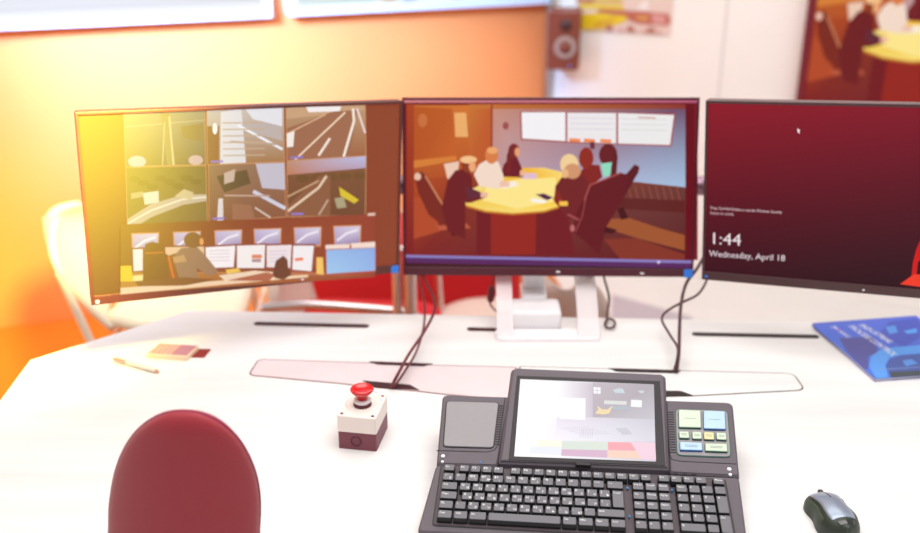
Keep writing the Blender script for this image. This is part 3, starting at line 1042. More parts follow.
for (x0, y0, x1, y1, x2, y2, x3, y3, cn, tx) in BT:
    q = [by(x0, y0), by(x1, y1), by(x2, y2), by(x3, y3)][::-1]
    mb = MB(); mb.prism(rpoly(q, .0015, 3), -.0012, .0018, 1 if True else 0)
    mb.prism(inset(rpoly(q, .0015, 3), .0006), .0018, .0034, 0, ch=.0008)
    cxy = (Vector(q[0])+Vector(q[1])+Vector(q[2])+Vector(q[3]))/4
    w_ = (Vector(q[0])-Vector(q[1])).length*.28
    for k in (-1, 1) if y3-y0 < 60 else (0,):
        mb.add([(cxy.x-w_, cxy.y-.0005+k*.0016, .0036), (cxy.x+w_, cxy.y-.0005+k*.0016, .0036), (cxy.x+w_, cxy.y+.0005+k*.0016, .0036), (cxy.x-w_, cxy.y+.0005+k*.0016, .0036)], [[0, 1, 2, 3]], 2)
    tag(mb.build('button', ['button_'+cn, 'rim_blue' if cn == 'blue' else 'rim_green', 'legend_grey'], kb), 'pale %s button' % cn)

# keys: (column, width, row, height, legend lines)
keys = []
R0 = [(0, 1, 'Esc')] + [(1.25+.925*k, .925, 'F%d' % (k+1)) for k in range(4)] + [(5.4+.945*k, .945, 'F%d' % (k+5)) for k in range(12)] + \
     [(17.2+.975*k, .975, t) for k, t in enumerate(('Prt', 'Scr', 'Brk', 'Clr'))] + [(21.5, 1, 'Menu')]
for c, w, t in R0: keys.append((c, w, 5.05, .9, t, ''))
for k, t in enumerate(['`', '1', '2', '3', '4', '5', '6', '7', '8', '9', '0', '-', '=']):
    keys.append((k, 1, 4, 1, ['~', '!', '@', '#', '$', '%', '^', '&', '*', '(', ')', '_', '+'][k] + t, ['Ё', '', '"', '№', ';', '', ':', '?', '', '', '', '', ''][k]))
keys.append((13.1, 1.4, 4, 1, '<--', ''))
keys.append((0, 1.4, 3, 1, 'Tab', ''))
for k, (a, b) in enumerate(zip('QWERTYUIOP[]', 'ЙЦУКЕНГШЩЗХЪ')): keys.append((1.45+k, 1, 3, 1, a, b))
keys.append((13.45, 1.05, 2, 2, 'Enter', ''))
keys.append((0, 1.45, 2, 1, 'Caps', ''))
for k, (a, b) in enumerate(zip('ASDFGHJKL;\'\\', 'ФЫВАПРОЛДЖЭ/')): keys.append((1.7+k*.98, .98, 2, 1, a, b))
keys.append((0, 1.25, 1, 1, 'Sh', ''))
keys.append((1.25, 1, 1, 1, '\\', ''))
for k, (a, b) in enumerate(zip('ZXCVBNM,./', 'ЯЧСМИТЬБЮ.')): keys.append((2.25+k, 1, 1, 1, a, b))
keys.append((12.25, 2.25, 1, 1, 'Shift', ''))
for c, w, t in ((0, 1.25, 'Ctrl'), (1.25, 1.2, 'Win'), (2.45, 1.45, 'Alt'), (3.9, 5.7, ''), (9.6, 1.2, 'Alt'), (10.8, 1.25, 'Win'), (12.05, 1.2, 'App'), (13.25, 1.25, 'Ctrl')):
    keys.append((c, w, 0, 1, t, ''))
nav = [['Prt Sc', 'Scroll', 'Pause'], ['Ins', 'Home', 'PgUp'], ['Del', 'End', 'PgDn'], ['Lock', '^', 'Esc'], ['<', 'v', '>']]
for r_ in range(5):
    for k in range(3): keys.append((15.1+k, 1, 4-r_, 1, nav[r_][k], ''))
for k, t in enumerate(('Num', '/', '*', '-')): keys.append((18.5+k, 1, 4, 1, t, ''))
for r_, tt in ((3, '789'), (2, '456'), (1, '123')):
    for k, t in enumerate(tt): keys.append((18.5+k, 1, r_, 1, t, ''))
keys.append((21.5, 1, 2, 2, '+', '')); keys.append((18.5, 2, 0, 1, '0', '')); keys.append((20.5, 1, 0, 1, '.', '')); keys.append((21.5, 1, 0, 2, 'Ent', ''))


def key_mesh(mb, c, w, r_, h, t1, t2):
    # the shape measured on the photo fans out a little towards the user
    x0, x1, y0, y1 = c*U+.0009, (c+w)*U-.0009, r_*U+.0012, (r_+h)*U-.0012
    mb.prism(rrect(x0, x1, y0, y1, .0014, 3), -.0028, .0012, 1)
    tx0, tx1, ty0, ty1 = x0+.0010, x1-.0010, y0+.0020, y1-.0006
    lo, hi = rrect(x0, x1, y0, y1, .0014, 3), rrect(tx0, tx1, ty0, ty1, .0014, 3)
    n = len(lo)
    mb.add([(q[0], q[1], .0012) for q in lo] + [(q[0], q[1], .0062) for q in hi],
           [[i, (i+1) % n, n+(i+1) % n, n+i] for i in range(n)], 1)
    mb.prism(hi, .0062, .0070, 0, ch=.0005)
    z = .00715
    if t1:
        V, Fs, tw = text_mesh(t1)
        s = .0058 if len(t1) <= 2 else .0046
        sx = min(s, (x1-x0-.005)/max(tw, .1))
        mb.add([(tx0+.0018+q[0]*sx*1.05, ty1-.0062+q[1]*s, z) for q in V], Fs, 2)
    if t2:
        V, Fs, tw = text_mesh(t2)
        mb.add([(tx1-.0056+q[0]*.0058, ty0+.0020+q[1]*.0056, z) for q in V], Fs, 2)


small = MB()
ns = 0
for i, kk in enumerate(keys):
    if kk[2] > 5 and i > 0 and ns < 17:
        key_mesh(small, *kk); ns += 1
        continue
    mb = MB(); key_mesh(mb, *kk)
    mb.build('key', ['key_grey', 'key_skirt', 'legend_white'], kb)
tag(small.build('key', ['key_grey', 'key_skirt', 'legend_white'], kb), kind='stuff')
for x, y in ((14.8, 4.6), (18.3, 4.6), (14.8, 1.6)):
    mb = MB(); mb.lathe([(.0016, -.003), (.0016, .001)], n=12, o=(x*U, y*U, 0)); mb.build('indicator_light', 'led_blue', kb)

# ------------------------------------------------------------------ emergency stop box
fa, fb, bc = onz(338.3, 448.2), onz(377.3, 450.8), onz(389.5, 428.8)
ex = (fb-fa).normalized(); e2 = (bc-fb).normalized(); ex = (ex + Vector((e2.y, -e2.x, 0))).normalized(); ex.z = 0; ey = Vector((-ex.y, ex.x, 0))
wE, dE, hE = (fb-fa).length, .083, .064
T = Matrix((ex, ey, Vector((0, 0, 1)))).transposed().to_4x4(); T.translation = fa
es = empty('emergency_stop_box', matrix=T)
tag(es, 'small two-tone box with a red mushroom push button on top, beside the keyboard', 'emergency stop')
mb = MB(); mb.prism(rrect(.0005, wE-.0005, .0005, dE-.0005, .003, 4), 0, hE*.52, ch=.0005)
mb.build('lower_housing', 'box_maroon', es)
mb = MB(); mb.prism(rrect(0, wE, 0, dE, .003, 4), hE*.52, hE, ch=.002)
mb.build('cover', 'box_ivory', es)
for x in (.007, wE-.007):
    for y in (.007, dE-.007):
        mb = MB(); mb.lathe([(.0028, hE-.001), (.0028, hE+.0006), (.002, hE+.0007), (.002, hE+.0001)], n=16, o=(x, y, 0)); mb.build('screw', 'box_maroon', es)
mb = MB()
rg = [(wE*.47 + .0085*math.cos(2*PI*k/28), -.0004, hE*.26 + .0085*math.sin(2*PI*k/28)) for k in range(28)]
mb.tube(rg, .0006, n=6, closed=True); mb.build('knockout_ring', 'box_line', es)
c = (wE*.5, dE*.5, hE)
mb = MB(); mb.lathe([(.0155, 0), (.0155, .004), (.014, .006), (.012, .006)], n=32, o=c); mb.build('button_base', 'box_line', es)
mb = MB(); mb.lathe([(.014, .006), (.015, .007), (.015, .0105), (.012, .012), (.009, .012)], n=32, o=c); mb.build('collar', 'estop_collar', es)
mb = MB(); mb.lathe([(.009, .0115), (.0085, .016), (.010, .019), (.0165, .024), (.0195, .028), (.020, .0305), (.0185, .0325), (.014, .0328), (.010, .031), (.004, .0302)], n=40, o=c)
mb.build('mushroom_button', 'estop_red', es)
mb = MB()
rg = [(c[0]+.030*math.cos(2*PI*k/40), c[1]+.004+.030*math.sin(2*PI*k/40), hE+.004+.006*math.sin(2*PI*k/40)) for k in range(40)]
mb.tube(rg, .0011, n=8, closed=True)
mb.tube([(c[0]-.01, c[1]+.034, hE+.01), (c[0]-.006, c[1]+.036, hE+.016), (c[0]+.002, c[1]+.036, hE+.010)], .0014, n=8)
mb.build('guard_ring', 'clear_plastic', es)

# ------------------------------------------------------------------ mouse
mc = onz(831, 515, TZ+.012)
# long axis runs from the wheel (far end) to the heel (near end)
fx = Vector((onz(846, 531).x - onz(820, 494).x, onz(846, 531).y - onz(820, 494).y, 0)).normalized()
mx = Vector((-fx.y, fx.x, 0))          # to the right of the photo
if mx.x < 0: mx = -mx
T = Matrix((mx, -fx, Vector((0, 0, 1)))).transposed().to_4x4(); T.translation = (mc.x+.001, mc.y, TZ)
ms = empty('computer_mouse', matrix=T)
tag(ms, 'black and silver wireless computer mouse on the white desk', 'mouse')
Lm, Wm, Hm = .055, .0315, .037


def hull(s, t):
    """s around 0..1 (one side to the other over the top), t from heel to nose"""
    y = -Lm + 2*Lm*t
    w = Wm*(1 - .14*math.exp(-((t-.55)/.16)**2))*(max(0, 1-abs(2*t-1)**3.6))**.5
    z = Hm*(max(0, 1-abs((t-.40)/.62)**2.4))**.6 * (.62 if t > .98 else 1)
    z = max(z, .006)
    a = PI*s
    x = -w*math.cos(a)
    return x, y, z*(max(0, math.sin(a)))**.62


mb = MB(); mb.grid(lambda s, t: hull(s, .004+.992*t), 25, 33)
V0 = [hull(s/24, .004+.992*t/32) for t in (0,) for s in range(25)]
n_ = 33
for t_ in (.004, .996):
    cp = [hull(q/24, t_) for q in range(25)]
    mb.add(cp, [list(range(25))], 0)
bot = [hull(0, .004+.992*k/32) for k in range(33)] + [hull(1, .004+.992*k/32) for k in range(32, -1, -1)]
mb.add([(q[0], q[1], 0) for q in bot], [list(range(len(bot)))], 0)
mb.build('body', 'mouse_dark', ms)


def over(s0, s1, t0, t1, k, name, m, nu=14, nv=16, taper=0):
    mb = MB()
    def fn(s, t, kk=k):
        tt = t0+(t1-t0)*t
        tp = taper*(1-t)
        ss = s0+tp+(s1-s0-2*tp)*s
        x, y, z = hull(ss, tt)
        c_ = Vector((0, y, Hm*.3)); v = Vector((x, y, z))-c_
        e_ = 1-min(1, min(s, 1-s, t, 1-t)/.08)
        return c_ + v*(1 + (kk/v.length)*(1-e_) - .0006*e_/v.length)
    mb.grid(fn, nu, nv)
    return mb.build(name, m, ms)


over(.23, .77, .15, .975, .0010, 'top_cover', 'mouse_silver', 26, 30, taper=.04)
over(.06, .20, .25, .80, .0009, 'side_grip', 'mouse_rubber')
over(.80, .94, .25, .80, .0009, 'side_grip', 'mouse_rubber')
over(.30, .70, .05, .13, .0006, 'heel_panel', 'mouse_gloss')
x, y, z = hull(.5, .90)
mb = MB(); mb.T = Matrix.Translation((0, y, z-.001)) @ Matrix.Rotation(PI/2, 4, 'Y')
mb.lathe([(.002, -.0035), (.0055, -.003), (.006, 0), (.0055, .003), (.002, .0035)], n=20)
mb.build('scroll_wheel', 'mouse_gloss', ms)
mb = MB(); mb.tube([Vector(hull(.5, t)) + Vector((0, 0, .0012)) for t in (.60, .66, .72, .78, .84, .89)], .0006, n=6); mb.build('button_gap', 'mouse_gloss', ms)

# ------------------------------------------------------------------ booklet
b0, b1, b2 = onz(812, 323, TZ+.006), onz(916, 315.5, TZ+.006), onz(875, 379, TZ+.006)
bx = (b1-b0); bw = bx.length; bx.normalize()
byv = (b2-b0)
bl_ = abs(byv.dot(Vector((bx.y, -bx.x, 0))))
bY = Vector((bx.y, -bx.x, 0))
if bY.dot(byv) < 0: bY = -bY
T = Matrix((bx, -bY, Vector((0, 0, 1)))).transposed().to_4x4(); T.translation = (b0.x, b0.y, TZ)
bk = empty('booklet', matrix=T)
tag(bk, 'blue printed booklet lying on the right end of the white desk', 'booklet')
shear = byv.dot(bx)
Lq = bl_
quad = lambda s, t: (s*bw + t*shear*1.0, -t*Lq)       # the real outline read from the photo
pl4 = [quad(0, 1), quad(1, 1), quad(1, 0), quad(0, 0)]
mb = MB(); mb.prism(inset(pl4, .0012), .001, .0052); mb.build('pages', 'paper_edge', bk)
mb = MB(); mb.prism(pl4, .0052, .0060, 0); mb.prism(pl4, 0.0001, .0010, 0); mb.build('cover', 'cover_blue', bk)
Sb = Surf(T.translation + Vector((0, 0, .006)), T.col[0].xyz, T.col[1].xyz)
p = Painter(lambda x, y: Sb.uv(805 + x/7.104, 310 + y/7.104), z0=.0061)
def clipq(pts): return pts
p.poly([(50, 108), (790, 42), (830, 70), (1300, 440), (508, 488)], 0, [(60, 100, 210), (70, 96, 200), (60, 90, 200), (50, 90, 200), (40, 110, 220)])
p.poly([(240, 200), (480, 190), (520, 300), (450, 330), (450, 420), (420, 420), (300, 300)], (66, 70, 150))
p.poly([(600, 80), (790, 60), (900, 160), (700, 260), (520, 180)], (50, 74, 180))
p.poly([(570, 120), (640, 110), (660, 160), (600, 170)], (70, 140, 220)); p.poly([(700, 150), (790, 130), (800, 160), (730, 170)], (70, 150, 230))
ring = [(455, 400), (470, 330), (530, 285), (640, 265), (820, 250), (1000, 262), (1030, 300), (820, 310), (680, 320), (600, 340), (570, 390), (590, 480), (508, 488)]
p.poly(ring, (74, 150, 232))
p.poly([(600, 350), (680, 325), (820, 315), (1060, 310), (1250, 430), (610, 478), (575, 400)], (50, 80, 160))
p.poly([(690, 360), (760, 350), (800, 380), (720, 400)], (70, 140, 220))
p.poly([(600, 440), (1230, 410), (1270, 440), (610, 480)], (44, 60, 70))
p.line([(520, 425), (900, 400)], 5, (110, 140, 190))
p.text('INDUSTRIAL', 375, 108, 598, 238, .016, (238, 240, 244))
p.text('PROCESS CONTROL', 300, 116, 622, 328, .016, (238, 240, 244))
p.text('M', 176, 120, 204, 138, .014, (240, 236, 244)); p.text('-', 204, 138, 230, 152, .02, (230, 110, 190)); p.text('MAG', 228, 154, 300, 198, .012, (236, 238, 246))
p.build('cover_print', 'printed', bk)

# ------------------------------------------------------------------ pen and calculator
a, b = onz(114, 361), onz(159.5, 374)
d = (b-a).normalized(); T = Matrix((d, Vector((-d.y, d.x, 0)), Vector((0, 0, 1)))).transposed().to_4x4(); T.translation = (a.x, a.y, TZ+.0055)
pn = empty('ballpoint_pen', matrix=T)
tag(pn, 'white ballpoint pen lying near the left edge of the desk', 'pen')
L = (b-a).length
mb = MB(); mb.tube([(L*.30, 0, 0), (L*.55, 0, 0), (L*.85, 0, 0), (L*.93, 0, 0)], [.0050, .0052, .0048, .0040], n=16); mb.build('barrel', 'pen_white', pn)
mb = MB(); mb.tube([(L*.04, 0, 0), (L*.06, 0, 0), (L*.30, 0, 0)], [.004, .0052, .0053], n=16); mb.build('cap', 'pen_pink', pn)
mb = MB(); mb.tube([(0, 0, 0), (L*.04, 0, 0)], .0028, n=12); mb.build('push_button', 'pen_tan', pn)
mb = MB(); mb.tube([(L*.93, 0, 0), (L*.985, 0, -.001), (L, 0, -.0015)], [.0036, .0022, .001], n=12); mb.build('tip', 'pen_tan', pn)
mb = MB(); mb.T = None; mb.box(L*.05, L*.30, -.0055, -.0038, .003, .0055); mb.build('clip', 'pen_tan', pn)

q = [onz(146, 353.5, TZ+.01), onz(187, 356.5, TZ+.01), onz(200, 345.5, TZ+.01), onz(161, 342.8, TZ+.01)]
o = q[0]; ex_ = (q[1]-q[0]); wC = ex_.length; ex_.normalize(); ey_ = Vector((-ex_.y, ex_.x, 0))
shC = (q[3]-q[0]).dot(ex_); hC = (q[3]-q[0]).dot(ey_)
T = Matrix((ex_, ey_, Vector((0, 0, 1)))).transposed().to_4x4(); T.translation = (o.x, o.y, TZ)
cl = empty('calculator', matrix=T)
tag(cl, 'small pinkish calculator with pale round buttons on the left of the desk', 'calculator')
G = lambda s, t: (s*wC + t*shC*.45, t*hC)
mb = MB(); mb.prism(rpoly([G(0, 0), G(1, 0), G(1, 1), G(0, 1)], .004, 4), 0, .010, ch=.002); mb.build('body', 'calc_cream', cl)
mb = MB(); mb.prism(inset([G(.02, .05), G(.98, .05), G(.98, .97), G(.02, .97)], .001), .0095, .0106); mb.build('face_plate', 'calc_pink', cl)
for i in range(5):
    for j in range(4):
        c = G(.09+.115*i, .17+.22*j); mb = MB(); mb.lathe([(.0042, .010), (.0042, .0118), (.0034, .0124)], n=12, o=(c[0], c[1], 0)); mb.build('button', 'calc_button', cl)
mb = MB(); Q4 = [onz(188, 357.6), onz(204.5, 357.8), onz(211, 349.6), onz(197, 349.3)]
c0 = Q4[0]
mb.prism([(v_.x-c0.x, v_.y-c0.y) for v_ in Q4], 0, .0012)
o = mb.build('card', 'card_red'); o.location = (c0.x, c0.y, TZ)
tag(o, 'small dark red card lying at the end of the calculator', 'card')

# ------------------------------------------------------------------ cables


def cable(pts, r, m, label, name='cable', extra=None, group=None):
    W3 = [ony(x, y, Y) if Y is not None else onz(x, y, TZ+r+.001) for x, y, Y in pts]
    o = W3[-1]
    mb = MB(); mb.tube([q - o for q in smooth_path(W3, 8)], r, n=10)
    ob = mb.build(name, m); ob.location = o
    tag(ob, label, 'cable', group)
    return ob, W3


Yc = 1.9
cable([(414, 262, 2.03), (425, 280, 1.96), (433.5, 298, 1.90), (434, 312, 1.85), (424, 332, 1.79), (409, 354, 1.73), (398, 374, 1.66), (391, 387.5, None)], .0030, 'cable_maroon',
      'thicker dark red cable of the crossing pair under the middle monitor, entering the left opening')
cable([(410, 262, 2.05), (418, 277, 2.0), (424, 300, 1.93), (424, 325, 1.86), (417, 350, 1.79), (407, 368, 1.71), (393, 388.3, None)], .0024, 'cable_maroon',
      'thinner dark red cable of the crossing pair under the middle monitor, entering the left opening')
cable([(705, 255, 2.02), (696, 270, 1.98), (686, 284, 1.94), (681, 305, 1.88), (679.5, 330, 1.81), (679, 350, 1.74), (676.5, 371.8, None)], .0034, 'cable_dark',
      'dark cable running straight down below the gap between middle and right monitor')
cable([(710, 270, 1.97), (705, 284, 1.93), (697, 295, 1.91), (683, 302, 1.89), (667, 311, 1.88), (662, 320, 1.87), (670, 335, 1.83), (678, 350, 1.76), (674, 372, None)], .0026, 'cable_dark',
      'dark cable swinging out left and back below the right monitor')
# looped cable right of the stand
rr_ = onz(610, 325, TZ+.004)
pts = [ony(601, 268, 2.06), ony(605, 281, 2.04), ony(609, 298, 2.02), ony(607, 314, 1.98)]
lp = [ony(610 + 5*math.cos(a_), 324.5 + 4.6*math.sin(a_), 1.965 - .01*k) for k, a_ in enumerate([R(230), R(180), R(120), R(60), R(0), R(-60), R(-110), R(-150)])]
o = onz(610, 329)
mb = MB(); lp = [onz(610 + 5*math.cos(a_), 323.5 + 4.6*math.sin(a_), TZ+.004+.0008*k) for k, a_ in enumerate([R(230), R(180), R(120), R(60), R(0), R(-60), R(-110), R(-150)])]
mb.tube([q_ - o for q_ in smooth_path(pts + lp, 6)], .0026, n=10)
ob = mb.build('cable', 'cable_dark'); ob.location = o
tag(ob, 'short cable ending in a small loop right of the monitor stand', 'cable')
# cable with a ferrite bead left of the stand
cbl = empty('ferrite_cable', onz(497, 316))
tag(cbl, 'thin cable with a dark cylindrical bead left of the monitor stand', 'cable')
o = Vector(cbl.location)
mb = MB(); mb.tube([q_ - o for q_ in smooth_path([ony(496, 262, 2.06), ony(494, 276, 2.04), ony(491.5, 288, 2.02), ony(490, 302, 2.0), ony(493, 308, 1.99), ony(499, 313, 1.97), ony(507, 316, 1.96)], 6)], .002, n=8); mb.build('wire', 'cable_maroon', cbl)
mb = MB(); mb.tube([ony(492, 286, 2.02)-o, ony(491.7, 288, 2.02)-o, ony(490.4, 300, 2.0)-o, ony(490.2, 302, 2.0)-o], [.004, .0078, .0078, .004], n=14); mb.build('ferrite_bead', 'cable_maroon', cbl)

# ------------------------------------------------------------------ foreground task chair
YC = 1.10
tp = ony(184, 407.5, YC)
ch = empty('task_chair', (tp.x, 1.25, 0))
tag(ch, 'crimson swivel chair with a rounded backrest in front of the desk', 'chair')
oz = Vector((tp.x, 1.25, 0))
zb = .60


def back_outline(t):          # half width at t = 0 (top) .. 1 (bottom)
    z = tp.z - t*(tp.z-zb)
    dz = tp.z - z
    w = .1035*math.sqrt(max(0, 1-(1-min(dz, .205)/.205)**2))
    if dz > .205: w = .1035 + .02*.5*(1-math.cos((dz-.205)/(tp.z-zb-.205)*PI))
    if t > .9: w *= math.sqrt(max(0, 1-((t-.9)/.1)**2*.92))
    return w, z


def back_fn(side):
    def fn(s, t):
        t2 = .00002 + .998*t**2.2
        w, z = back_outline(t2)
        a = PI*s
        x = -w*math.cos(a) - .155*(tp.z-z)
        dz = tp.z - z
        th = .018*math.sqrt(max(0, 1-(1-min(dz, .03)/.03)**2))
        bowl = -.03*math.cos(a)**2*min(1, w/.1)**2
        lean = -(z-zb)*.10
        y = YC - 1.25 - bowl + lean + .035 + side*th*math.sin(a)**.6
        return (x, y, z)
    return fn


mb = MB(); mb.grid(back_fn(-1), 25, 48)
mb2 = mb
mb.grid(back_fn(1), 25, 48)
bo = mb.build('backrest', 'chair_red', ch)
# piping along the rim
rim = [Vector(back_fn(0)(0, k/60)) for k in range(61)][::-1] + [Vector(back_fn(0)(1, k/60)) for k in range(1, 61)]
mb = MB(); mb.tube(rim, .0015, n=8); mb.build('piping', 'chair_trim', ch)
mb = MB(); mb.prism(rrect(-.22, .22, -.13, .28, .09, 8), .43, .50, ch=.02, chb=.02, smooth=True); mb.build('seat', 'chair_red', ch)
mb = MB(); mb.tube(smooth_path([(0, -.085, .72), (0, -.16, .60), (0, -.15, .46), (0, -.05, .41), (0, .06, .41)], 6), .016, n=12); mb.build('back_bracket', 'shell_black', ch)
mb = MB(); mb.tube([(0, .08, .09), (0, .08, .25)], .028, n=16); mb.tube([(0, .08, .25), (0, .08, .42)], .018, n=16); mb.build('gas_column', 'chrome', ch)
for k in range(5):
    a_ = R(90+72*k)
    dx, dy = math.cos(a_), math.sin(a_)
    mb = MB(); mb.tube([(0, .08, .10), (dx*.14, .08+dy*.14, .095), (dx*.27, .08+dy*.27, .07)], [.026, .02, .014], n=10)
    lg = mb.build('base_leg', 'shell_black', ch)
    mb = MB(); mb.T = Matrix.Translation((dx*.27, .08+dy*.27, .029)) @ Matrix.Rotation(a_, 4, 'Z') @ Matrix.Rotation(PI/2, 4, 'X')
    mb.lathe([(.012, -.02), (.028, -.018), (.028, .018), (.012, .02)], n=18)
    mb.build('caster', 'shell_black', lg)


# ------------------------------------------------------------------ visitor chairs behind the desk
def shell(fn, nu, nv, th, mb):
    """a curved sheet with thickness: front grid, back grid and rim"""
    Fr = [[Vector(fn(i/(nu-1), j/(nv-1))) for i in range(nu)] for j in range(nv)]
    Nn = [[None]*nu for _ in range(nv)]
    for j in range(nv):
        for i in range(nu):
            du = Fr[j][min(i+1, nu-1)] - Fr[j][max(i-1, 0)]
            dv = Fr[min(j+1, nv-1)][i] - Fr[max(j-1, 0)][i]
            Nn[j][i] = du.cross(dv).normalized() if du.cross(dv).length > 1e-12 else Vector((0, 0, 1))
    V = [Fr[j][i] for j in range(nv) for i in range(nu)] + [Fr[j][i] - Nn[j][i]*th for j in range(nv) for i in range(nu)]
    n = nu*nv
    Fs = []
    for j in range(nv-1):
        for i in range(nu-1):
            a = j*nu+i
            Fs += [[a, a+1, a+1+nu, a+nu], [n+a, n+a+nu, n+a+nu+1, n+a+1]]
    ring = [i for i in range(nu)] + [j*nu+nu-1 for j in range(1, nv)] + [(nv-1)*nu+i for i in range(nu-2, -1, -1)] + [j*nu for j in range(nv-2, 0, -1)]
    for k in range(len(ring)):
        a, b = ring[k], ring[(k+1) % len(ring)]
        Fs.append([b, a, n+a, n+b])
    mb.add(V, Fs, 0, True)


def visitor_chair(loc, rz, label, seatm, backm, tubem, back_h=.42, seat_z=.45, w=.48, lean=.20, arms=True, rake=0, sl=.42):
    root = empty('visitor_chair', loc, rz)
    tag(root, label, 'chair', 'visitor chairs behind the desk')
    hw = w/2

    def sf(s, t):              # seat: front at +x... chair faces local +x
        x = -.20 + sl*t
        k = 1-.25*abs(2*t-1)**3
        yy = (2*s-1)*hw*k
        return (x, yy, seat_z + .03*(2*s-1)**2 - .02*math.sin(PI*t) - .02*max(0, t-.85)/.15)
    mb = MB(); shell(sf, 15, 15, .03, mb); mb.build('seat', seatm, root)

    def bf(s, t):
        k = math.sqrt(max(0.02, 1-max(0, (t-.55)/.47)**2.4))*(1-.1*(1-t))
        yy = (2*s-1)*hw*k*.96
        x = -.215 - lean*t - .02*math.sin(PI*t) + .05*(2*s-1)**2
        return (x, yy, seat_z + .02 + back_h*t)
    mb = MB(); shell(bf, 15, 18, .018, mb); mb.build('backrest', backm, root)
    for sg in (-1, 1):
        y_ = sg*(hw+.015)
        mb = MB(); mb.tube(smooth_path([(-.30-lean*.3+rake, y_, .002), (-.24-lean*.1+rake*.5, y_, .25), (-.22-lean*.4, y_, seat_z+.2)], 5), .011, n=10); mb.build('leg', tubem, root)
        mb = MB(); mb.tube(smooth_path([(sl-.15, y_, .002), (sl-.20, y_, .25), (sl-.22, y_, seat_z+(.15 if arms else 0))], 5), .011, n=10); mb.build('leg', tubem, root)
        if arms:
            mb = MB(); mb.tube(smooth_path([(-.22-lean*.4, y_, seat_z+.2), (-.1, y_, seat_z+.21), (.12, y_, seat_z+.20), (.185, y_, seat_z+.185), (.20, y_, seat_z+.15)], 6), .013, n=10)
            mb.build('armrest', tubem, root)
    for x_ in (-.2, .18):
        mb = MB(); mb.tube([(x_, -hw-.015, seat_z-.05), (x_, hw+.015, seat_z-.05)], .009, n=8); mb.build('stretcher', tubem, root)
    return root


# cream chair at the far left facing right
s0 = ony(170, 300, 2.62)
visitor_chair((s0.x+.06, 2.62, 0.012), R(4), 'cream visitor chair left of the desk, its tall back leaning beyond the left monitor', 'shell_cream', 'shell_cream', 'shell_cream', back_h=.26, seat_z=.47, lean=.14, w=.42, arms=False, rake=.16, sl=.36)
s1 = ony(360, 297, 2.62)
visitor_chair((s1.x, 2.66, 0.012), R(-4), 'low lounge chair with chrome arm rail, under the right half of the left monitor', 'red_cloth', 'shell_beige', 'chrome', seat_z=.34, back_h=.27, lean=.02, w=.42)
s3 = ony(550, 300, 2.5)
visitor_chair((s3.x, 2.40, 0.012), R(90), 'beige visitor chair with tan tube legs seen through the monitor stand', 'shell_beige', 'shell_beige', 'tube_tan', seat_z=.43, back_h=.28, w=.22, lean=.05, arms=False)
s2 = ony(492, 292, 2.62)
so = empty('stool', (s2.x, 2.80, 0.012))
tag(so, 'beige round stool in front of the red bench, left of the monitor stand', 'stool')
mb = MB(); mb.lathe([(.13, .31), (.16, .315), (.172, .33), (.168, .342), (.13, .352), (.07, .355)], n=40); mb.build('seat', 'shell_beige', so)
for k in range(4):
    a_ = R(45+90*k)
    mb = MB(); mb.tube([(math.cos(a_)*.13, math.sin(a_)*.13, .31), (math.cos(a_)*.16, math.sin(a_)*.16, .001)], .012, n=10); mb.build('leg', 'tube_tan', so)

# red storage bench against the rear, seen below the monitors
mb = MB(); a_ = ony(300, 290, 3.4)
mb.prism(rrect(-.45, .33, -.2, .2, .05, 5), 0.002, .44, ch=.03)
ob = mb.build('red_bench', 'red_cloth'); ob.location = (-.12, 3.35, .012)
tag(ob, 'low red upholstered bench behind the chairs, seen under the middle monitor', 'bench')

# floor standing display posts behind the desk
ps = empty('display_post', (ony(404, 290, 2.35).x, 2.35, 0))
tag(ps, 'pair of slim silver posts standing behind the desk beside the crossing cables', 'post')
o = Vector(ps.location)
for x, r_ in ((397, .012), (410, .017)):
    q_ = ony(x, 290, 2.35) - o
    mb = MB(); mb.tube([(q_.x, 0, .03), (q_.x, 0, .86)], r_, n=14); mb.build('pole', 'chrome', ps)
mb = MB(); mb.prism(rrect(-.07, .07, -.14, .14, .03, 5), .0125, .032, ch=.004); mb.build('base', 'steel', ps)
pp = ony(586, 295, 2.30)
ps = empty('floor_pole', (pp.x, 2.30, 0))
tag(ps, 'slim purple-grey pole behind the right strip of the monitor stand', 'pole')
mb = MB(); mb.tube([(0, 0, .03), (0, 0, .84)], .013, n=14); mb.build('pole', 'post_purple', ps)
mb = MB(); mb.lathe([(.10, .0125), (.10, .02), (.03, .032)], n=24); mb.build('base', 'post_purple', ps)

# thin flat grey patch added on the light floor
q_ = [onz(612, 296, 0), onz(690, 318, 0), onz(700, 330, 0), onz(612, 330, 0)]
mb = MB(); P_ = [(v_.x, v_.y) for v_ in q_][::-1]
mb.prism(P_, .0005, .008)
tag(mb.build('floor_patch', 'patch_grey'), 'grey-purple flat patch on the light floor behind the desk', 'mat')

# ------------------------------------------------------------------ wall: displays, loudspeaker, poster


def wall_surf(S, x, y):
    return S.uv(x, y)


def Wm(S):
    T = Matrix((S.X, S.V, S.X.cross(S.V))).transposed().to_4x4()
    T.translation = S.o
    return T


SO2 = Surf(cor, -dl, (0, 0, 1))       # X to the right, V up, N toward the room
SW2 = Surf(cor, dr, (0, 0, 1))


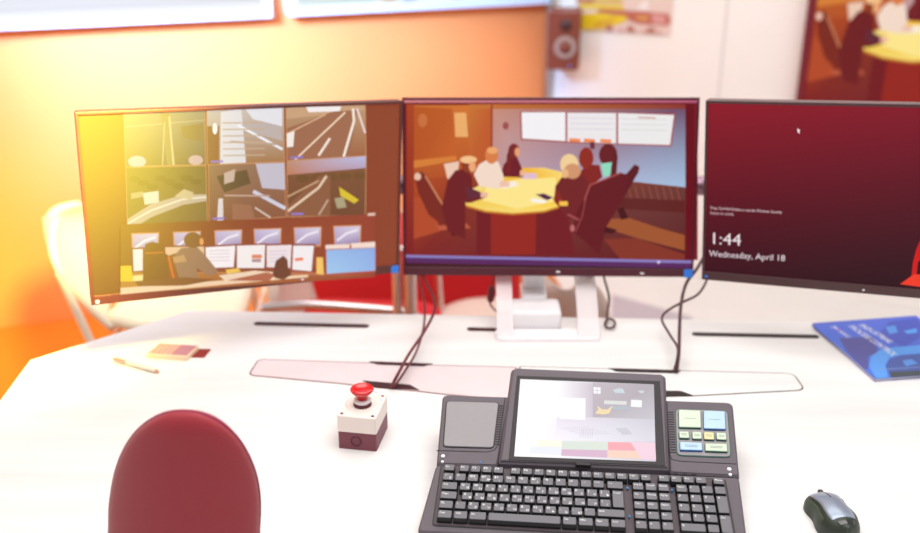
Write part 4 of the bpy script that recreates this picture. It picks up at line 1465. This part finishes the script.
def wall_display(S, u0, u1, v0, v1, name, label, group, frame, bz=.02, th=.06):
    T = S.mat() @ Matrix.Translation((u0, v0, .012))
    root = empty(name, matrix=T)
    tag(root, label, 'display', group)
    W_, H_ = u1-u0, v1-v0
    mb = MB(); mb.prism(rrect(0, W_, 0, H_, .006, 3), -.010, th-.004, 0)
    for pl_ in ([(0, 0), (W_, 0), (W_-bz, bz), (bz, bz)], [(W_, 0), (W_, H_), (W_-bz, H_-bz), (W_-bz, bz)], [(W_, H_), (0, H_), (bz, H_-bz), (W_-bz, H_-bz)], [(0, H_), (0, 0), (bz, bz), (bz, H_-bz)]):
        mb.prism(pl_, th-.004, th+.004)
    mb.build('frame', frame, root)
    S2 = Surf(T @ Vector((0, 0, th-.003)), S.X, S.V)
    return root, S2, W_, H_, th-.003


mat('frame_pale', (196, 214, 240), .3, vary=.03)
mat('frame_red', (120, 30, 44), .4, vary=.03)
for (xa, ya, xb, yb2, lab, kind) in ((-40, 29, 269, 14.5, 'large wall display with a pale grey page at the upper left', 0), (285, 13.8, 543, 1.0, 'large wall display with coloured map shapes left of the loudspeaker', 1)):
    ua, va = SO2.uv(xa, ya); ub, vb = SO2.uv(xb, yb2)
    v0 = (va+vb)/2
    rt, S2, W_, H_, zz = wall_display(SO2, ua, ub, v0, v0+.75, 'wall_display', lab, 'displays on the orange wall', 'frame_pale', bz=.03)
    p = Painter(lambda x, y, W_=W_, H_=H_: (.03+x*(W_-.06), .03+y*(H_-.06)), z0=zz, step=1e-4)
    if kind == 0:
        p.quad(0, 0, 1, 1, (236, 236, 242)); p.quad(.0, 0, 1, .03, (250, 252, 255))
        for k in range(5): p.quad(.02, .045+.034*k, .99, .062+.034*k, (228, 228, 236))
        p.text('mobile device at the new site', .14, .10, .50, .11, .016, (250, 250, 255))
    else:
        p.quad(0, 0, 1, 1, (244, 244, 246)); p.poly([(0, 0), (.3, 0), (.28, .2), (0, .2)], (226, 238, 240))
        p.poly([(.32, 0), (.38, 0), (.46, .1), (.42, .12)], (226, 200, 150)); p.poly([(.4, 0), (.5, .1), (.54, .08), (.46, 0)], (196, 190, 200))
        p.poly([(.6, 0), (1, 0), (1, .12), (.72, .1)], (226, 206, 190)); p.poly([(.66, .0), (.8, 0), (.84, .12), (.7, .12)], (250, 244, 246)); p.poly([(.88, .02), (.98, .02), (.98, .1), (.9, .1)], (190, 180, 226))
        p.poly([(.1, .05), (.2, .03), (.24, .1), (.12, .12)], (190, 214, 220)); p.line([(.0, .16), (.3, .05), (.6, .14)], .01, (230, 200, 150))
    p.build('screen', 'screen_glass', rt)

# right wall screen with the same film
ul, vt = SW2.uv(803.5, 60)
uq, vb = SW2.uv(801, 100)
sc_ = 1.0
dzx = 4.05
u_per = None
a1 = SW2.uv(803, 50); a2 = SW2.uv(903, 50); a3 = SW2.uv(803, 100)
kx = (a2[0]-a1[0])/100; ky = (a1[1]-a3[1])/50
u0 = a1[0]; v1_ = a1[1] + (50+66)*ky
Wd, Hd = 300*kx, 182*ky
rt, S2, W_, H_, zz = wall_display(SW2, u0, u0+Wd, v1_-Hd, v1_, 'wall_display', 'large wall screen above the right monitor repeating the meeting film', None, 'frame_red', bz=.022)
p = Painter(lambda x, y: ((x-40)/780*W_, H_-(y-36)/(495-36)*H_), z0=zz, step=6e-5); p.deep = 1.16
p.quad(50, 48, 792, 478, (140, 40, 46))
paint_meeting(p)
p.build('screen', 'screen_glass', rt)

# loudspeaker on a bracket in the corner
Ysp = 4.0
sa, sb = ony(555, 70, Ysp), ony(579, 12, Ysp)
spk = empty('loudspeaker', (sa.x, Ysp, sa.z), R(-8))
tag(spk, 'brown-black loudspeaker mounted on the wall corner left of the poster', 'loudspeaker')
hs = sb.z - sa.z
ws = .128
mb = MB(); mb.T = Matrix.Rotation(PI/2, 4, 'X')
mb.prism(rrect(-.035, ws-.035+.0, 0, hs, .008, 4), -.15, 0.0, ch=.003)
mb.build('cabinet', 'speaker_black', spk)
cxs = ws/2-.035+.008
mb = MB(); mb.lathe([(.020, 0), (.042, .004), (.044, .008), (.040, .010), (.026, .004), (.018, .003)], n=28, o=(cxs, 0, hs*.40), axis='y'); mb.build('woofer', 'cone_silver', spk)
mb = MB(); mb.lathe([(.016, .004), (.024, .006), (.014, .014), (.004, .017)], n=24, o=(cxs, -.004, hs*.40), axis='y'); mb.build('dust_cap', 'speaker_black', spk)
mb = MB(); mb.lathe([(.022, 0), (.022, .006), (.010, .010), (.004, .010)], n=24, o=(cxs, 0, hs*.78), axis='y'); mb.build('tweeter', 'bezel_brown', spk)
mb = MB(); mb.lathe([(.005, 0), (.005, .004), (.003, .005)], n=14, o=(cxs+.02, 0, hs*.08), axis='y'); mb.build('power_light', 'sticker_blue', spk)
mb = MB(); mb.box(-.01, .05, .148, .30, hs*.4, hs*.6); mb.build('wall_bracket', 'steel', spk)

# poster
pa, pb = SW2.uv(576, 30), SW2.uv(671, 36)
vP = (pa[1]+pb[1])/2
T = SW2.mat() @ Matrix.Translation((pa[0], vP, .001))
po = empty('poster', matrix=T)
tag(po, 'unframed poster of yellow and rust-brown machinery on the white wall', 'poster')
Wp = pb[0]-pa[0]
mb = MB(); mb.box(0, Wp, 0, .62, 0, .003); mb.build('sheet', 'printed', po)
p = Painter(lambda x, y: (SW2.uv(540 + x/5.75, y/5.75)[0]-pa[0], SW2.uv(540 + x/5.75, y/5.75)[1]-vP), z0=.0034, step=1e-4)
P0 = lambda x, y: p.fr(x, y)
fr_p = p.fr
p.fr = lambda x, y: (x*Wp, y)
p.quad(0, 0, 1, .62, (236, 212, 202))
for k in range(14): p.quad(random.random()*.8, .3+random.random()*.25, random.random()*.15+.85, .33+random.random()*.25, random.choice([(226, 196, 186), (240, 226, 216), (196, 130, 110)]))
p.fr = fr_p
def inb(L): return L
p.poly([(225, 20), (480, 30), (490, 55), (240, 50)], (238, 206, 60)); p.poly([(300, -40), (470, -30), (480, 20), (250, 20)], (226, 190, 110)); p.poly([(210, -10), (330, -10), (300, 18), (215, 18)], (190, 120, 84))
p.poly([(340, 50), (735, 75), (755, 115), (735, 148), (560, 135), (500, 110), (330, 78)], (196, 110, 92)); p.poly([(645, 78), (722, 84), (722, 140), (648, 134)], (222, 160, 156))
p.poly([(560, 95), (625, 98), (622, 110), (560, 108)], (238, 196, 90)); p.poly([(550, 50), (600, 5), (630, 10), (620, 60)], (250, 240, 236))
p.poly([(200, 85), (330, 72), (500, 92), (500, 118), (380, 165), (230, 172), (205, 140)], (240, 208, 40)); p.poly([(330, 120), (430, 95), (440, 110), (370, 160), (300, 165)], (226, 180, 50))
for k in range(6): p.poly([(385+60*k, 140+4*k), (420+60*k, 142+4*k), (418+60*k, 180+3*k), (380+60*k, 176+3*k)], (186, 110, 96) if k % 2 == 0 else (240, 210, 200))
for k in range(5): p.ell(400+70*k, 172+3*k, 12, 9, (206, 150, 140))
p.build('picture', 'printed', po)
# give the sheet a colour of its own
sh = [c_ for c_ in po.children if c_.name.startswith('sheet')][0]
sh.data.materials[0] = M['box_ivory']

# ------------------------------------------------------------------ lights


def area(name, loc, target, size, power, col, sy=None, spread=180):
    l = bpy.data.lights.new(name, 'AREA')
    l.energy = power; l.color = col; l.size = size
    if sy: l.shape = 'RECTANGLE'; l.size_y = sy
    l.spread = R(spread)
    o = bpy.data.objects.new(name, l); C.objects.link(o)
    o.location = loc
    o.rotation_euler = (Vector(target)-Vector(loc)).to_track_quat('-Z', 'Y').to_euler()
    return o


area('ceiling_light', (0.3, 1.2, 2.85), (0.3, 1.2, 0), 2.4, 46, (1, .97, .95), 1.6)
area('ceiling_light', (.3, 3.0, 2.85), (.3, 3.2, 0), 2.6, 28, (1, .96, .93), 1.2)


def spot(name, loc, target, power, col, ang, blend, size):
    l = bpy.data.lights.new(name, 'SPOT')
    l.energy = power; l.color = col; l.spot_size = R(ang); l.spot_blend = blend; l.shadow_soft_size = size
    o = bpy.data.objects.new(name, l); C.objects.link(o)
    o.location = loc
    o.rotation_euler = (Vector(target)-Vector(loc)).to_track_quat('-Z', 'Y').to_euler()
    return o


# strong unseen warm light, added to imitate a yellow glow on the left
spot('added_warm_spot', (-.25, 1.15, 1.78), (-.82, 1.76, 1.20), 860, (1, .84, .18), 46, 1, .12)
spot('added_wall_spot', (-1.6, 1.9, 2.4), (-1.7, 3.5, .6), 170, (1, .80, .25), 80, 1, .15)  # added unseen light that yellows the left of the orange wall
spot('added_cool_spot', (-1.1, 2.2, 1.85), (-.95, 3.74, 1.22), 950, (.30, .56, 1), 72, 1, .2)  # added unseen cool light that pales the upper orange wall

w = bpy.data.worlds.new('room_light'); bpy.context.scene.world = w
w.use_nodes = True
w.node_tree.nodes['Background'].inputs['Color'].default_value = (1, .97, .96, 1)
w.node_tree.nodes['Background'].inputs['Strength'].default_value = .62

s = bpy.context.scene
s.view_settings.view_transform = 'Standard'
s.view_settings.look = 'None'
s.view_settings.exposure = 0
s.view_settings.gamma = 1
